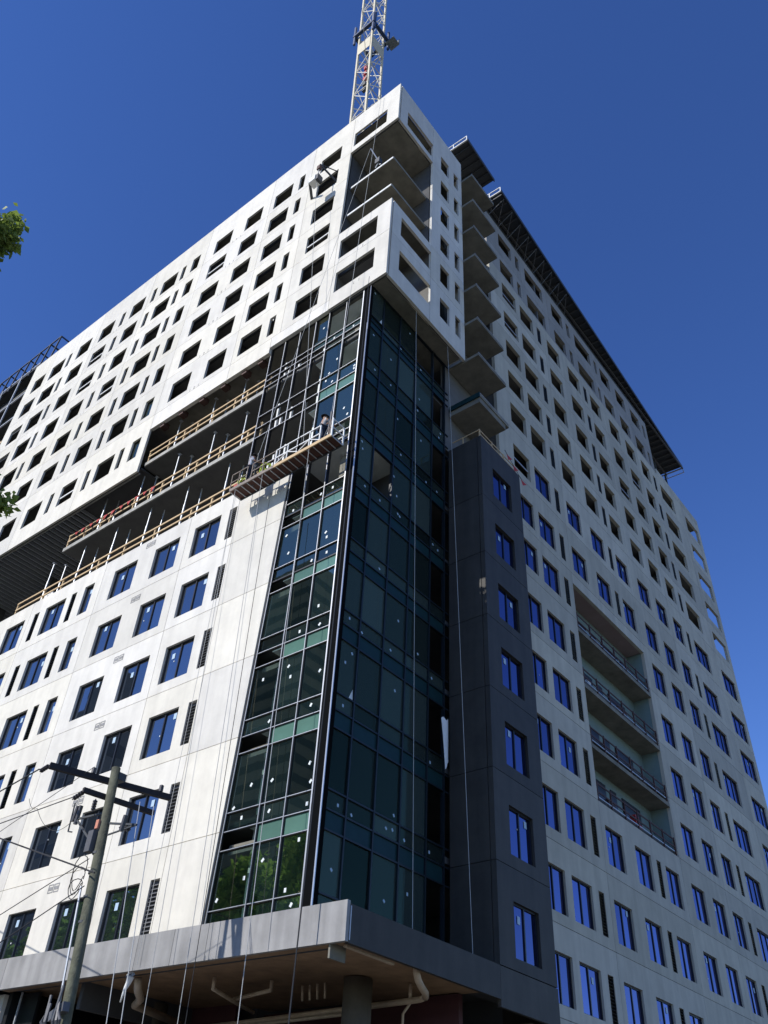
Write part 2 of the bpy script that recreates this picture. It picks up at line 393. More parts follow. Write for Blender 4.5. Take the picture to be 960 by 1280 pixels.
# upper set of storeys in grey panels
XU2 = -16.90
RU = [(30.67, 32.4), (33.0, 33.5), (34.35, 36.95), (38.33, 40.03), (40.7, 41.2), (42.03, 44.65), (45.35, 45.8), (46.4, 48.1), (49.22, 50.95), (52.08, 53.82), (54.48, 54.93)]
facade('R', XU2, [29.0, 33.75, 37.6, 45.1, 51.5, 55.5], [51.06, 53.75, 57.35], [(a, b, t - 1.55, t) for t in (53.1, 56.4) for a, b in RU], GREY)
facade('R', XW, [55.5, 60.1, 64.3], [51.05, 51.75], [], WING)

# ---- dark block beside the glass corner
XD, YD = -15.0, 24.2
DZ = [6.36, 9.45, 12.6, 15.76, 18.92, 22.05, 25.25, 28.9]
DT = [27.5, 24.18, 20.95, 17.87, 14.71, 11.56, 8.4]
facade('R', XD, [YD, 27.67], DZ, [(25.15, 26.74, t - 1.68, t) for t in DT], DARK)
for t in DT: window('R', XD, 25.15, 26.74, t - 1.68, t, G_RIGHT, 2)
facade('L', YD, [-16.83, XD - .2 - GAP], DZ, [], DARK)
MB().box(XW - .2, XD - .2 - GAP, 27.47, 27.66, 5.3, 28.85).build('block_end_wall', DARK, T)
MB().box(-16.9, XD - .22, YD + .22, 27.45, 28.5, 28.7).build('block_roof', CONC, T)

# ---- floors, inner walls
FL = [3.4, 6.55, 9.62, 12.78, 15.93, 19.05, 22.2, 25.25, 28.45, 31.82, 35.03, 37.95, 41.0, 44.0, 47.0, 50.1]
for z in FL:
    xr = -16.98
    if z < 28: y0 = 18.05
    else: y0 = 17.98
    x0 = -58
    if 28 < z < 29: x0 = -38.85
    if 31 < z < 32.5: x0 = -33.0
    m = MB().box(x0, -33.3, y0, 26, z, z + .22)
    if 40 < z < 51: m.box(-33.3, -19.75, y0, 24.1, z, z + .22).box(-33.3, xr, 24.1, 29, z, z + .22)
    else: m.box(-33.3, xr, y0, 29, z, z + .22)
    m.box(-29, xr - .02, 29, 64.2 if z < 35 else 62.1, z, z + .22)
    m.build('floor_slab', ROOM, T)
MB().box(-58, -33, 17.84, 26, 53.15, 53.35).box(-33, -16.06, 17.84, 24.05, 53.15, 53.35).box(-29, -17.12, 26, 55.4, 53.0, 53.25).box(-29, -17.0, 55.4, 64.2, 50.75, 50.95).build('roof_slab', CONC, T)
MB().box(-29, -17.13, 29, 55.4, 57.0, 57.2).build('roof_slab', CONC, T)
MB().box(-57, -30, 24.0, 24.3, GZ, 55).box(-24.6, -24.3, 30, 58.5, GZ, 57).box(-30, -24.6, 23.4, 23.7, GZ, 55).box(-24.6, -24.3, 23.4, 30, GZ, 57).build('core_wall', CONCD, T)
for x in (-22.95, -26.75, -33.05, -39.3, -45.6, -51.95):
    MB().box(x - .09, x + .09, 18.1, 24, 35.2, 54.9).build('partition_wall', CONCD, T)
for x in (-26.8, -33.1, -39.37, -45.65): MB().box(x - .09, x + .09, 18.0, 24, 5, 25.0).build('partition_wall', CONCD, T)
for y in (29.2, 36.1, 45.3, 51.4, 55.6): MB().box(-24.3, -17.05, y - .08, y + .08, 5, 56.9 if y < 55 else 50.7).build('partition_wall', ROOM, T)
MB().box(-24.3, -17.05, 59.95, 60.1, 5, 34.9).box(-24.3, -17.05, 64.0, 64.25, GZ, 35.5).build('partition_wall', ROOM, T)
for y0 in (63.85,):
    for x in (-23.5,): MB().box(x, x + .35, y0, y0 + .35, 35.5, 50.7).build('corner_column', CONC, T)
for t in UT:
    for a, b in UW:
        if b - a > 1.2 and random.random() < .45:
            x = random.uniform(a + .2, b - .3); y = random.uniform(18.4, 20.5)
            MB().box(x, x + .07, y, y + .07, t - 2.4, t + .1).build('inner_stud', random.choice((STEEL, LUMB, INSUL, CONC)), T)
for t in RT[9:]:
    for a, b in RW:
        if random.random() < .4:
            y = random.uniform(a + .2, b - .2); x = random.uniform(-19.4, -17.6)
            MB().box(x, x + .07, y, y + .07, t - 2.4, t + .1).build('inner_stud', random.choice((STEEL, LUMB, CONC)), T)
# guard bars across a few openings of the upper wall
for a, b, t in ((-32.0, -30.3, 49.88), (-22.1, -20.38, 43.8), (-44.95, -43.3, 49.88), (-41.2, -39.65, 43.8), (-41.2, -39.65, 34.33), (-44.95, -43.3, 46.8)):
    MB().box(a + .02, b - .02, YU + .06, YU + .11, t - .95, t - .85).build('guard_bar', INSUL, T)
for (a, b, t) in ((30.55, 32.3, 34.58), (30.55, 32.3, 46.93), (30.55, 32.3, 50.06), (46.25, 48.0, 43.92), (49.1, 50.82, 46.93)):
    MB().box(XW - .15, XW - .1, a + .02, b - .02, t - .95, t - .87).build('guard_bar', STEEL, T)
for a, b, t in [(-34.42, -33.62, 37.75), (-35.55, -35.12, 37.75), (-34.42, -33.62, 34.33), (-35.55, -35.12, 34.33)]:
    window('L', YU, a, b, t - UH, t, G_CF, 1, stick=False)

# ---- corner void of the box: slabs, soffits and walls
for z in (46.98, 43.95):
    MB().box(-19.5, -16.25, 17.98, 23.3, z, z + .2).build('balcony_slab', CONC, T)
    MB().box(-19.45, -16.27, 17.93, 17.975, z - .02, z + .14).build('slab_edge_strip', INSUL, T)  # white strip paints the slab edge as bright as in sun
MB().box(-19.5, -16.03, 17.83, 24, 50.86, 51.06).build('void_soffit', CONC, T)
MB().box(-19.72, -19.52, 17.84, 24, 41.5, 50.8).build('void_side_wall', CONCD, T)
MB().box(-24, -16.04, 21.14, 21.3, 41.7, 50.8).build('void_side_wall', CONCD, T)  # lengthened inward to keep light from the void off the narrow openings
MB().box(-19.5, -16.05, 17.85, 24, 41.45, 41.62).build('void_floor', CONC, T)
# box soffit over the glass corner
MB().box(-33.0, -16.04, 17.84, 24.05, 35.0, 35.2).build('box_soffit', CONC, T)
MB().box(XB - .22, XB - .2 - GAP, 17.83, 24.0, 34.94, 35.0).build('soffit_lip', GREY, T)
for q in ((-19.6, -19.4, 17.9, 24.0, 35.25, 41.4), (-19.4, -16.05, 21.25, 21.35, 35.25, 41.4), (-24, -16.06, 21.2, 21.3, 51.1, 53.1)): MB().box(*q).build('inner_wall', ROOM, T)  # cross walls added to keep sun patches out of the narrow openings
for x in (-24.4, -25.6, -27.2, -28.9, -30.6, -32.2):   # rusty brackets under the box edge
    MB().box(x, x + .35, 17.72, 18.1, 34.3, 34.62).build('soffit_bracket', RUST, T)
# step at the left part of the box: ribbed soffit
MB().box(-58, -33.0, 17.84, 26, 31.62, 31.72).build('lower_soffit', CONCD, T)
for i in range(44):
    x = -57.5 + i * .44
    MB().box(x, x + .045, 17.9, 25.9, 31.38, 31.6).build('soffit_joist', STEEL, T)
MB().box(-58, -33.05, 17.81, 17.9, 31.27, 31.36).build('soffit_edge_strip', GREY, T)
for x in (-52.5, -46.2): MB().box(x, x + .6, 21, 21.6, 25, 31.5).build('inner_column', CONCD, T)

EDGEC = mat('sunlit_edge_concrete', (.40, .385, .34), .85, .2, 2.5, bump=.3, streak=.2)  # paler concrete; the sunlit look of the edges is in its colour
MB().box(-38.84, -23.6, 17.9, 17.975, 28.44, 28.68).build('slab_edge', EDGEC, T)
MB().box(-32.9, -23.6, 17.9, 17.975, 31.81, 32.05).build('slab_edge', EDGEC, T)
for t in UT:
    for xc in (-29.62, -31.0 + 1.0 - .0, -42.9, -17.95) if t > 35 else ():
        if xc == -17.95 and 41 < t < 52: continue
        for dx in (0, .34):
            for dz in (.0, .12):
                MB().box(xc + dx, xc + dx + .07, YU - .006, YU + .01, t - 1.98 + dz, t - 1.92 + dz).build('anchor_patch', FASC, T)
# ---- balcony slabs stacked at the right of the box
for z in (31.7, 34.85, 37.85, 40.9, 43.9, 46.9, 49.95, 53.05):
    MB().box(-16.85, -15.0, 24.3, 26.95, z, z + .2).build('balcony_slab', CONC, T)
    MB().box(-16.84, -15.03, 26.955, 26.99, z + .02, z + .18).build('slab_edge_strip', CONCD, T)
    MB().box(-15.02, -14.985, 24.3, 26.9, z + .2, z + .23).build('slab_edge_angle', STEEL, T)
MB().box(-16.86, -15.05, 24.32, 26.7, 31.35, 31.69).build('edge_beam', CONC, T)
MB().box(-16.8, -15.0, 24.24, 24.29, 31.66, 31.98).build('balcony_fascia', SPANB, T)
MB().box(-17.1, -16.87, 23.9, 27.2, 28.9, 53).build('balcony_back_wall', ROOM, T)
MB().box(-18.5, -18.3, 27.2, 29.0, 28.9, 53).build('balcony_back_wall', CONCD, T)

# ---- roof canopy over the grey storeys
def can_x(y): return -15.57 - (y - 29.2) * .0388
def canopy(y0, y1, xi, zi):
    b = MB()
    for (za, zb) in ((0, .12),):
        v = [(can_x(y0), y0, 58.8), (can_x(y1), y1, 58.8), (xi, y1, 58.95), (xi, y0, 58.95)]
        n = len(b.v); b.v += [(p[0], p[1], p[2] + za) for p in v] + [(p[0], p[1], p[2] + zb) for p in v]
        b.f += [tuple(n + i for i in q) for q in ((0, 1, 2, 3), (4, 7, 6, 5), (0, 4, 5, 1), (1, 5, 6, 2), (2, 6, 7, 3), (3, 7, 4, 0))]
    b.build('roof_canopy', DSTEEL, T)
    b = MB().bar((can_x(y0) + .02, y0, 58.75), (can_x(y1) + .02, y1, 58.75), .06, .34); b.build('canopy_fascia', DSTEEL, T)
canopy(24.5, 28.2, -20.0, 58.9); canopy(29.2, 64.3, -20.5, 58.9)
n = 46
for i in range(n):
    y = 29.4 + i * .77
    MB().bar((can_x(y) - .08, y, 58.68), (-20.4, y, 58.8), .06, .16).build('canopy_joist', LOUV, T)
for x in (-16.95, -18.6, -20.3):
    MB().box(x, x + .12, 29.3, 64.2, 58.4, 58.6).build('canopy_beam', LOUV, T)
for i in range(9):
    y = 29.5 + i * 1.25
    MB().bar((-16.95, y, 57.3), (can_x(y) - .1, y + .25, 58.55), .035).build('canopy_brace', LOUV, T)
    MB().bar((can_x(y) - .1, y + .25, 58.55), (-16.95, y + 1.25, 57.3), .035).build('canopy_brace', LOUV, T)
for i in range(6): MB().bar((can_x(25 + i * .6) - .05, 25 + i * .6, 58.7), (-17.5, 25 + i * .6, 58.8), .06, .14).build('canopy_joist', DSTEEL, T)
for y0 in (24.45, 29.1):
    MB().bar((can_x(y0), y0, 58.6), (-17.2, y0, 58.7), .09).bar((can_x(y0), y0, 59.15), (-17.2, y0, 59.25), .06).bar((can_x(y0), y0, 58.6), (can_x(y0), y0, 59.15), .06).bar((-16.5, y0, 58.6), (-16.5, y0, 59.2), .06).build('canopy_end_frame', INSUL, T)
MB().box(-17.3, -17.1, 29.0, 55.4, 57.36, 58.4).build('canopy_upstand', DSTEEL, T)
for y in (56.5, 59, 61.5, 64): MB().box(-18.7, -18.55, y - .08, y + .08, 50.9, 58.4).build('canopy_post', DSTEEL, T)
MB().bar((-16.95, 64.3, 58.6), (-20.4, 64.3, 58.7), .1).bar((-16.95, 64.6, 58.3), (-20.4, 64.6, 58.4), .06).bar((-16.95, 64.6, 58.3), (-16.95, 64.3, 58.7), .06).bar((-18.6, 64.6, 58.3), (-18.6, 64.3, 58.7), .06).build('canopy_end_frame', STEEL, T)

# ---- glazed corner: front curtain wall (y = 17.8) and side curtain wall (x = -16.83)
YC, XC = 17.80, -16.83
ZR = [6.4, 7.07, 8.81, 9.4, 10.0, 11.97, 12.57, 13.17, 15.17, 15.77, 16.35, 18.33, 18.88, 19.47, 21.47, 22.06, 22.70, 24.85, 25.45, 26.1, 28.33, 29.0, 29.81, 31.95, 32.4, 32.82, 34.93]
SPANROW = {2, 5, 8, 11, 14, 17, 20, 23}               # rows of opaque panels
SMALL = {3, 6, 9, 12, 15, 18, 21, 24}
CW = MB().box(-17.26, -16.93, YC - .02, YC + .22, 6.3, 34.95).build('curtain_wall', MATTE, T)
CS = MB().box(XC - .09, XC + .0, YC - .015, 17.95, 6.3, 34.95).build('curtain_wall', MATTE, T)
MB().tube([(-16.86, 17.75, 6.3), (-16.86, 17.75, 32.0)], .03, 6).build('corner_strip', ALU, CS)
MB().tube([(-16.83, 17.74, 31.5), (-16.83, 17.74, 34.9)], .022, 6).build('corner_strip', ALU, CS)
MB().box(-17.31, -17.26, YC - .05, YC + .05, 6.3, 34.93).build('mullion', ALU, CW)
def mull_l(x, z0, z1):
    MB().box(x - .032, x + .032, YC - .02, YC + .12, z0, z1).build('mullion', FRAME, CW)
    MB().box(x - .012, x + .012, YC - .045, YC - .021, z0, z1).build('mullion_cap', ALU, CW)
for x in (-19.48, -18.37): mull_l(x, 6.3, 34.93)
for x in (-23.5, -22.5, -21.46, -20.38): mull_l(x, 25.12, 34.9)
def lx(z): return EDGE(z) + .04
eb = MB(); eb.bar((lx(6.3), YC + .0, 6.3), (lx(25.05), YC + .0, 25.05), .07, .12); eb.build('edge_mullion', FRAME, CW)
eb = MB(); eb.bar((lx(6.3) + .07, YC - .05, 6.3), (lx(25.05) + .07, YC - .05, 25.05), .025, .025); eb.build('mullion_cap', ALU, CW)
for z in ZR:
    x0 = lx(z) if z < 25 else -23.5
    MB().box(x0, -17.3, YC - .012, YC + .1, z - .028, z + .028).build('transom', FRAME, CW)
    if z not in (18.88, 22.06): MB().box(x0, -17.3, YC - .03, YC - .013, z - .01, z + .01).build('transom_cap', ALU, CW)
_st = MB().box(0, .085, -.004, .004, 0, .12).mesh('pane_sticker', STICK); _st2 = MB().box(-.004, .004, 0, .075, 0, .1).mesh('pane_sticker', STICK2)  # side stickers take the duller label colour to paint in shade
_tri = MB(); _tri.tri((0, 0, 0), (.004, .2, 0), (.002, .17, .38)); _tri = _tri.mesh('pane_sticker', STICK)
def pane_l(x0, x1, z0, z1, m, name='glass_pane', stick=2):
    if callable(x0):
        b = MB(); y = YC + .04; b.quad((x0(z0), y, z0), (x1, y, z0), (x1, y, z1), (x0(z1), y, z1)); b.build(name, m, CW); xa = x0(z0)
    else:
        hx, hz = (x1 - x0) / 2, (z1 - z0) / 2; b = MB().box(-hx, hx, -.006, .006, -hz, hz)
        o = b.build(name, m, CW); o.location = ((x0 + x1) / 2, YC + .04, (z0 + z1) / 2); o.rotation_euler = (random.gauss(0, .002), 0, random.gauss(0, .002)); xa = x0
    for i in range(stick):
        if random.random() < .75: inst('pane_sticker', _st, CW, (random.uniform(xa + .2, x1 - .2), YC + .025, random.uniform(z0 + .08, z1 - .22)), (0, random.choice((0, .5, .8)), 0))
COLS = [(lx, -19.51), (-19.45, -18.4), (-18.34, -17.31)]
for j in range(len(ZR) - 1):
    z0, z1 = ZR[j] + .025, ZR[j + 1] - .025
    for i, (a, b) in enumerate(COLS):
        if z0 > 25:
            if i == 0: continue
            if j >= 25: continue                                   # top storey: openings not glazed yet
            if j == 24: pane_l(a, b, z0, z1, SPANB if i else SPANB, 'spandrel_panel', 1); continue
            if j == 23: continue
            if j == 22:
                if i == 1: pane_l(a, b, z0, z1, G_CF)
                continue
            if j == 20: pane_l(a, b, z0, z1, SPAN, 'spandrel_panel', 0); continue
            if j == 17: continue
            if j == 18 and i == 2: continue
            pane_l(a, b, z0, z1, G_CF); continue
        if 22.7 < z0 < 24.9: continue                               # storey behind the hanging scaffold still open
        if j in SPANROW and i == 0: continue                       # missing panel, dark slot
        if j in SPANROW: pane_l(a, b, z0, z1, SPAN, 'spandrel_panel', 0)
        else: pane_l(a, b, z0, z1, G_CF, stick=1 if j in SMALL else 2)
pane_l(-20.15, -19.51, 33.16, 34.9, G_CF); pane_l(-20.3, -19.51, 32.45, 33.1, SPANB, 'spandrel_panel', 1)
for j in (2, 5, 8, 11, 14):                                         # dull metal backing in the open slots
    MB().box(lx(ZR[j]) + .05, -19.55, YC + .35, YC + .4, ZR[j], ZR[j] + .3).build('slab_edge_plate', CONC, CW)
# side wall of glass
YM = [17.93, 18.8, 20.1, 21.4, 22.83, 23.85]
for y in YM[1:]: MB().box(XC - .12, XC + .03, y - .03, y + .03, 6.3, 34.95).build('mullion', SIDEF, CS)
for z in ZR: MB().box(XC - .1, XC + .02, 17.93, 24.15, z - .028, z + .028).build('transom', SIDEF, CS)
for j in range(len(ZR) - 1):
    z0, z1 = ZR[j] + .03, ZR[j + 1] - .03
    for i in range(5):
        a, b = YM[i] + .03, YM[i + 1] - .03
        vis = j not in SPANROW and j not in SMALL
        if i == 4 and vis and j not in (0,): continue              # door-high openings by the dark block
        if i >= 3 and j == 25: continue
        if i == 1 and j == 16: continue
        m = SPANB if j in SPANROW else G_CS
        hy, hz = (b - a) / 2, (z1 - z0) / 2
        o = MB().box(-.006, .006, -hy, hy, -hz, hz).build('spandrel_panel' if j in SPANROW else 'glass_pane', m, CS)
        o.location = (XC - .04, (a + b) / 2, (z0 + z1) / 2); o.rotation_euler = (0, random.gauss(0, .002), random.gauss(0, .002))
        if j not in SPANROW:
            for q in range(2):
                if random.random() < .3: inst('pane_sticker', _st2, CS, (XC - .03, random.uniform(a + .1, b - .2), random.uniform(z0 + .05, z1 - .2)), (random.choice((0, .6, .9)), 0, 0))
            if i == 0 and vis and random.random() < .35: inst('pane_sticker', _tri, CS, (XC - .03, b - .22, z0 + .02))
for z in FL[1:11]:                                                  # rooms behind the side glass
    if z > 34: continue
    for y in (18.75, 20.05): MB().box(-18.6, -18.3, y, y + .25, z + .25, z + 2.95).build('inner_column', CONC, T)
for za, zb in ((6.3, 22.0), (25.4, 35)): MB().box(-20.5, -20.35, 18.6, 23.4, za, zb).build('inner_wall', GYP, T)
MB().box(-20.34, -17.2, 21.5, 21.6, 6.4, 22.1).build('inner_wall', GYP, T)
for z in FL[1:11]:
    MB().box(-20.33, -17.05, 18.1, 21.45, z - .06, z - .01).build('ceiling_board', GYP, T)
    if not 22 < z < 25: MB().box(-20.33, -17.05, 18.1, 21.45, z + .225, z + .245).build('bounce_board', GYP, T)  # pale board added over the slab to bounce light into the rooms
for x in (-23.1, -22.8, -22.1, -21.2):                              # wrapped studs seen through the open frames
    for z0 in (25.6, 28.8, 32.1): MB().box(x, x + .1, 18.5, 18.6, z0, z0 + random.uniform(1.2, 2.4)).build('wrapped_stud', INSUL, T)
MB().box(-23.5, -17.4, 20.8, 21.0, 22.4, 35).build('inner_wall', CONCD, T)

# ---- recessed balconies in the right wing
y0, y1, z0, z1 = REC
XR = -17.95
MB().box(XR - .2, XR, y0, y1, z0 - .1, z1 + .1).build('recess_back_wall', SHEATH, T)
MB().box(XR, XW - .21, y1, y1 + .2, z0, z1).build('recess_side_wall', SHEATH, T); MB().box(XR, XW - .21, y0 - .2, y0, z0, z1).build('recess_side_wall', SHEATH, T)
MB().box(XR, XW - .21, y0, y1, z1 + .02, z1 + .15).build('recess_soffit', PURP, T)
MB().box(XR, XW - .21, y0, y1, z0 - .12, z0 - .02).build('recess_floor', CONC, T)
for zz in (25.12, 21.75, 18.5): MB().box(XR + .002, XW, y0 + .02, y1 - .02, zz, zz + .22).build('balcony_slab', CONC, T)
for zz in (15.9, 18.72, 21.97, 25.34):
    for a, b in ((36.5, 37.0), (37.6, 39.6), (40.2, 40.8), (41.5, 43.6)):
        o = MB().box(0, .05, 0, b - a, 0, 2.0).build('balcony_door', FRAME, T); o.location = (XR + .002, a, zz + .1)
        inst('glass_pane', MB().box(0, .01, .06, b - a - .06, .08, .9).mesh('glass_pane', G_RIGHT), o, (.052, 0, 0))

# ---- street canopy
def cz(x): return .0135 * (-15.0 - x)
def tilt(name, m, x0, x1, y0, y1, za, zb):
    b = MB().box(x0, x1, y0, y1, za, zb); b.v = [(x, y, z + cz(x)) for x, y, z in b.v]; return b.build(name, m, T)
YF = 17.10
xs = [-58, -52, -46, -40, -34.6, -30.2, -26.0, -23.2, -21.57, -20.11, -15.0]
for i in range(len(xs) - 1): tilt('fascia_panel', FASC, xs[i] + .008, xs[i + 1] - .008, YF, YF + .12, 5.46, 6.42)
ys = [YF + .125, 24.19]
MB().box(-15.12, -15.0, ys[0], ys[1], 5.44, 6.35).build('fascia_panel', DARK, T)
MB().box(-15.12, -15.0, 24.2, 27.67, 5.24, 6.34).build('fascia_panel', DARK, T)
MB().box(-15.1, -14.985, YF + .13, YF + .16, 5.5, 6.3).build('corner_clip', STEEL, T)
tilt('canopy_roof', CONCD, -58, -15.14, YF + .13, 24.15, 6.1, 6.3)
MB().box(-16.8, -15.14, 24.3, 27.4, 5.9, 6.05).build('canopy_roof', CONCD, T)
tilt('canopy_soffit', SOFF, -30.5, -15.16, YF + .9, 24.0, 5.62, 5.75)
tilt('edge_soffit', SOFF, -30.5, -15.16, YF + .13, YF + .55, 5.5, 5.56)
tilt('soffit_gap_strip', DSTEEL, -30.5, -15.3, YF + .56, YF + .92, 5.575, 5.61)  # flush dark strip stands in for the recess between the soffits
MB().bar((-15.3, YF + .35, 5.45), (-15.3, 19.4, 5.43), .1, .06).build('soffit_angle', PVC, T)
MB().box(-15.62, -15.56, YF + .1, YF + .7, 5.15, 5.6).build('hanger_plate', CONC, T)
MB().tube([(-17.85, 21.05, GZ), (-17.85, 21.05, 5.62)], .42, 20).build('round_column', COLM, T, True)
MB().tube([(-27.0, 21.2, GZ), (-27.0, 21.2, 5.7)], .42, 20).build('round_column', COLM, T, True)
def pipe(pts, r=.085): return MB().tube(pts, r, 10).build('drain_pipe', PVC, T, True)
pipe([(-15.35, 20.5, 5.6), (-15.35, 20.5, 5.45), (-15.4, 20.65, 5.3), (-15.55, 21.0, 5.22), (-15.85, 21.6, 5.2), (-16.1, 21.95, 5.18)], .1)
pipe([(-16.1, 21.95, 5.18), (-16.4, 22.1, 5.17), (-22.6, 22.3, 5.12), (-28, 22.3, 5.05)], .085)
pipe([(-18.7, 22.0, 4.98), (-24.0, 22.1, 4.95)], .05)
pipe([(-16.9, 22.3, 5.15), (-17.15, 22.3, 4.9), (-17.2, 22.3, 3.0)], .04)
pipe([(-16.75, 22.1, 5.6), (-16.75, 22.1, 5.2)], .05)
pipe([(-23.9, 17.9, 5.6), (-23.95, 18.0, 5.3), (-24.5, 18.6, 5.2), (-25.2, 18.95, 5.15), (-26.0, 21.5, 5.1)], .12)
pipe([(-21.6, 18.9, 5.6), (-21.6, 18.9, 5.3), (-22.1, 20.2, 5.25), (-22.6, 21.6, 5.2)], .06)
pipe([(-20.3, 20.0, 5.6), (-20.3, 20.0, 5.35), (-22.3, 20.3, 5.3)], .06)
for x in (-19.9, -19.6, -19.3, -19.0): pipe([(x, 20.9, 5.6), (x, 20.95, 5.2)], .035)
MB().box(-24.5, -16.2, 23.75, 23.95, GZ, 5.6).build('ground_wall', MAROON, T)
MB().box(-30.4, -24.5, 22.6, 22.8, GZ, 5.8).build('ground_wall', MAROON, T)
MB().box(-58, -30.85, 17.75, 18.0, GZ, 5.7).build('street_pier', WHITE, T)
MB().box(-30.84, -30.6, 17.9, 22.6, GZ, 5.75).build('street_pier', FRAME, T); MB().box(-30.2, -30.15, 17.95, 18.0, GZ, 5.75).build('door_frame', STEEL, T)
MB().box(-30.6, -29.5, 18.2, 18.3, GZ, 5.75).build('shop_glass', FRAME, T)
MB().box(-16.2, -15.6, 26.9, 27.5, GZ, 5.3).build('street_pier', CONC, T)
MB().box(-17.9, -16.7, 23.98, 24.2, 2.0, 5.5).build('ground_wall', SOFF, T)

# ---- far left: bare frame of the next bay
for z in (31.6, 34.6, 37.6, 40.6, 43.6, 46.6, 49.6, 52.6, 56.2):
    MB().box(-76, -55.4, 17.85, 24, z, z + .16).build('floor_slab', CONCD, T)
    MB().box(-76, -55.3, 17.74, 17.8, z + .02, z + .12).build('edge_rail', STEEL, T)
for i, x in enumerate((-58.0, -61.0, -64, -67, -70)): MB().box(x - .06, x + .06, 17.7, 17.8, 31.5, 56.3).build('frame_post', STEEL, T)
MB().box(-76, -55.4, 18.6, 18.7, 31.5, 56.2).build('dark_infill_wall', DSTEEL, T)
MB().box(-76, -55.4, 17.66, 17.72, 46.5, 46.75).build('edge_board', LUMB, T)
RF = thing('steel_roof_frame', 'row of grey steel frames standing on the roof at the far left end', 'steel frame', (-60, 18.2, 55.5))
for i in range(9):
    x = -53.6 - i * 1.55 + 60; b = MB()
    for yy in (-.45, 1.1): b.bar((x, yy, 0), (x + .35, yy, 2.9), .11)
    b.bar((x + .35, -.45, 2.9), (x + .35, 1.1, 2.9), .1).bar((x + .17, -.45, 1.5), (x + .17, 1.1, 1.5), .08).bar((x, -.45, .1), (x + .35, 1.1, 2.9), .06)
    b.build('frame_post', DSTEEL, RF)
for yy, zz in ((-.45, 2.9), (1.1, 2.9), (-.45, .3)): MB().bar((-6.5, yy, zz), (6.6, yy, zz), .09).build('frame_rail', DSTEEL, RF)

# ------------------------------------------------------------------ guard rails and props on the open floors
def guardrail(name, label, p0, p1, posts, m, zt=.95, group=None, sz=.07, rails=(.92, .5), cat='guardrail'):
    p0, p1 = Vector(p0), Vector(p1)
    g = thing(name, label, cat, p0, group); d = p1 - p0
    pm = MB().box(-sz * .6, sz * .6, -sz * .6, sz * .6, -.12, zt + .05).mesh('rail_post', m)
    for t in posts: inst('rail_post', pm, g, d * t + Vector((0, .06, 0)))
    for h in rails: MB().bar((0, 0, h), d + Vector((0, 0, h)), sz * .6, sz * 1.3).build('rail', m, g)
    return g
pt = lambda n, j=.035: [min(max(i / n + random.uniform(-j, j), 0), 1) for i in range(n + 1)]
guardrail('guardrail', 'pale timber guardrail along the top of the lower white wall', (-41.8, 17.9, 25.1), (-22.9, 17.9, 25.1), pt(8), LUMB, group='timber guardrails on the open floors')
guardrail('guardrail', 'pale timber guardrail with red bunting on the middle open floor', (-38.7, 17.95, 28.6), (-23.4, 17.95, 28.6), pt(11), LUMB, group='timber guardrails on the open floors')
guardrail('guardrail', 'pale timber guardrail on the topmost open floor under the upper wall', (-32.8, 17.95, 31.98), (-23.4, 17.95, 31.98), pt(7), LUMB, group='timber guardrails on the open floors')
fb = thing('bunting', 'string of red plastic flags tied along the middle timber guardrail', 'bunting', (-38.3, 17.84, 29.4))
MB().tube([(0, 0, 0), (7.3, 0, 0)], .012, 5).build('cord', CABLE, fb)
for i in range(11):
    x = .3 + i * .66; b = MB(); h = random.uniform(.3, .5)
    n0 = len(b.v); b.v += [(x, -.01, 0), (x + .34, .01, 0), (x + .2 + random.uniform(-.1, .1), -.06, -h), (x + .17, .02, -h * .5)]; b.f += [(0, 1, 3), (0, 3, 2), (1, 2, 3)]
    b.build('flag', RED, fb)
base = thing('shoring_post', 'pair of galvanised steel props holding up a raw floor slab', 'shoring post', (0, 0, 0), 'steel shoring props on the open floors')
for dx, dy in ((0, 0), (.42, .5)):
    MB().tube([(dx, dy, 0), (dx, dy, 1.75)], .05, 8).build('prop_tube', STEEL, base); MB().tube([(dx, dy, 1.75), (dx, dy, 3.0)], .035, 8).build('prop_inner_tube', STEEL, base)
    MB().box(dx - .09, dx + .09, dy - .09, dy + .09, 3.0, 3.02).build('prop_head_plate', STEEL, base)
floors = {25.47: ('bottom', [-40.2, -37.2, -34.4, -31.6, -28.7, -25.7, -24.1]), 28.68: ('middle', [-36.6, -33.3, -30.4, -27.6, -25.2]), 32.04: ('top', [-31.2, -28.3, -25.9])}
first = True
for z, (nm, xs_) in floors.items():
    for i, x in enumerate(xs_):
        ln = ['first', 'second', 'third', 'fourth', 'fifth', 'sixth', 'seventh'][i]
        lab = f'{ln} pair of steel props from the left on the {nm} open floor'
        if first: base.location = (x, 18.35, z); base['label'] = lab; first = False; pr = base
        else: pr = copy_tree(base, (x, 18.35, z), lab)
        if z > 32: pr.scale = (1, 1, .9)
for i, zz in enumerate((15.85, 18.72, 21.97, 25.34)):
    g = guardrail('balcony_guardrail', ['temporary guardrail at the lowest level of the recessed balconies in the shaded wall', 'temporary guardrail on the second recessed balcony up in the shaded wall', 'temporary guardrail on the third recessed balcony up in the shaded wall', 'temporary guardrail on the topmost recessed balcony under the plaster soffit'][i],
              (XW - .08, 36.3, zz), (XW - .08, 45.0, zz), pt(6, .005), RUST, group='guardrails of the recessed balconies', sz=.06)
    MB().bar((0, 0, .25), (0, 8.6, .25), .04, .05).build('rail', STEEL, g)
g = guardrail('guardrail', 'thin timber guardrail round the top of the charcoal block', (XD - .15, 24.3, 28.9), (XD - .15, 27.5, 28.9), [0, .33, .66, 1], LUMB, sz=.05, rails=(.55, .3), zt=.55)
MB().bar((0, 0, .5), (-1.5, 0, .5), .03, .05).bar((-.9, 0, 0), (-.9, 0, .5), .04).build('rail', LUMB, g)
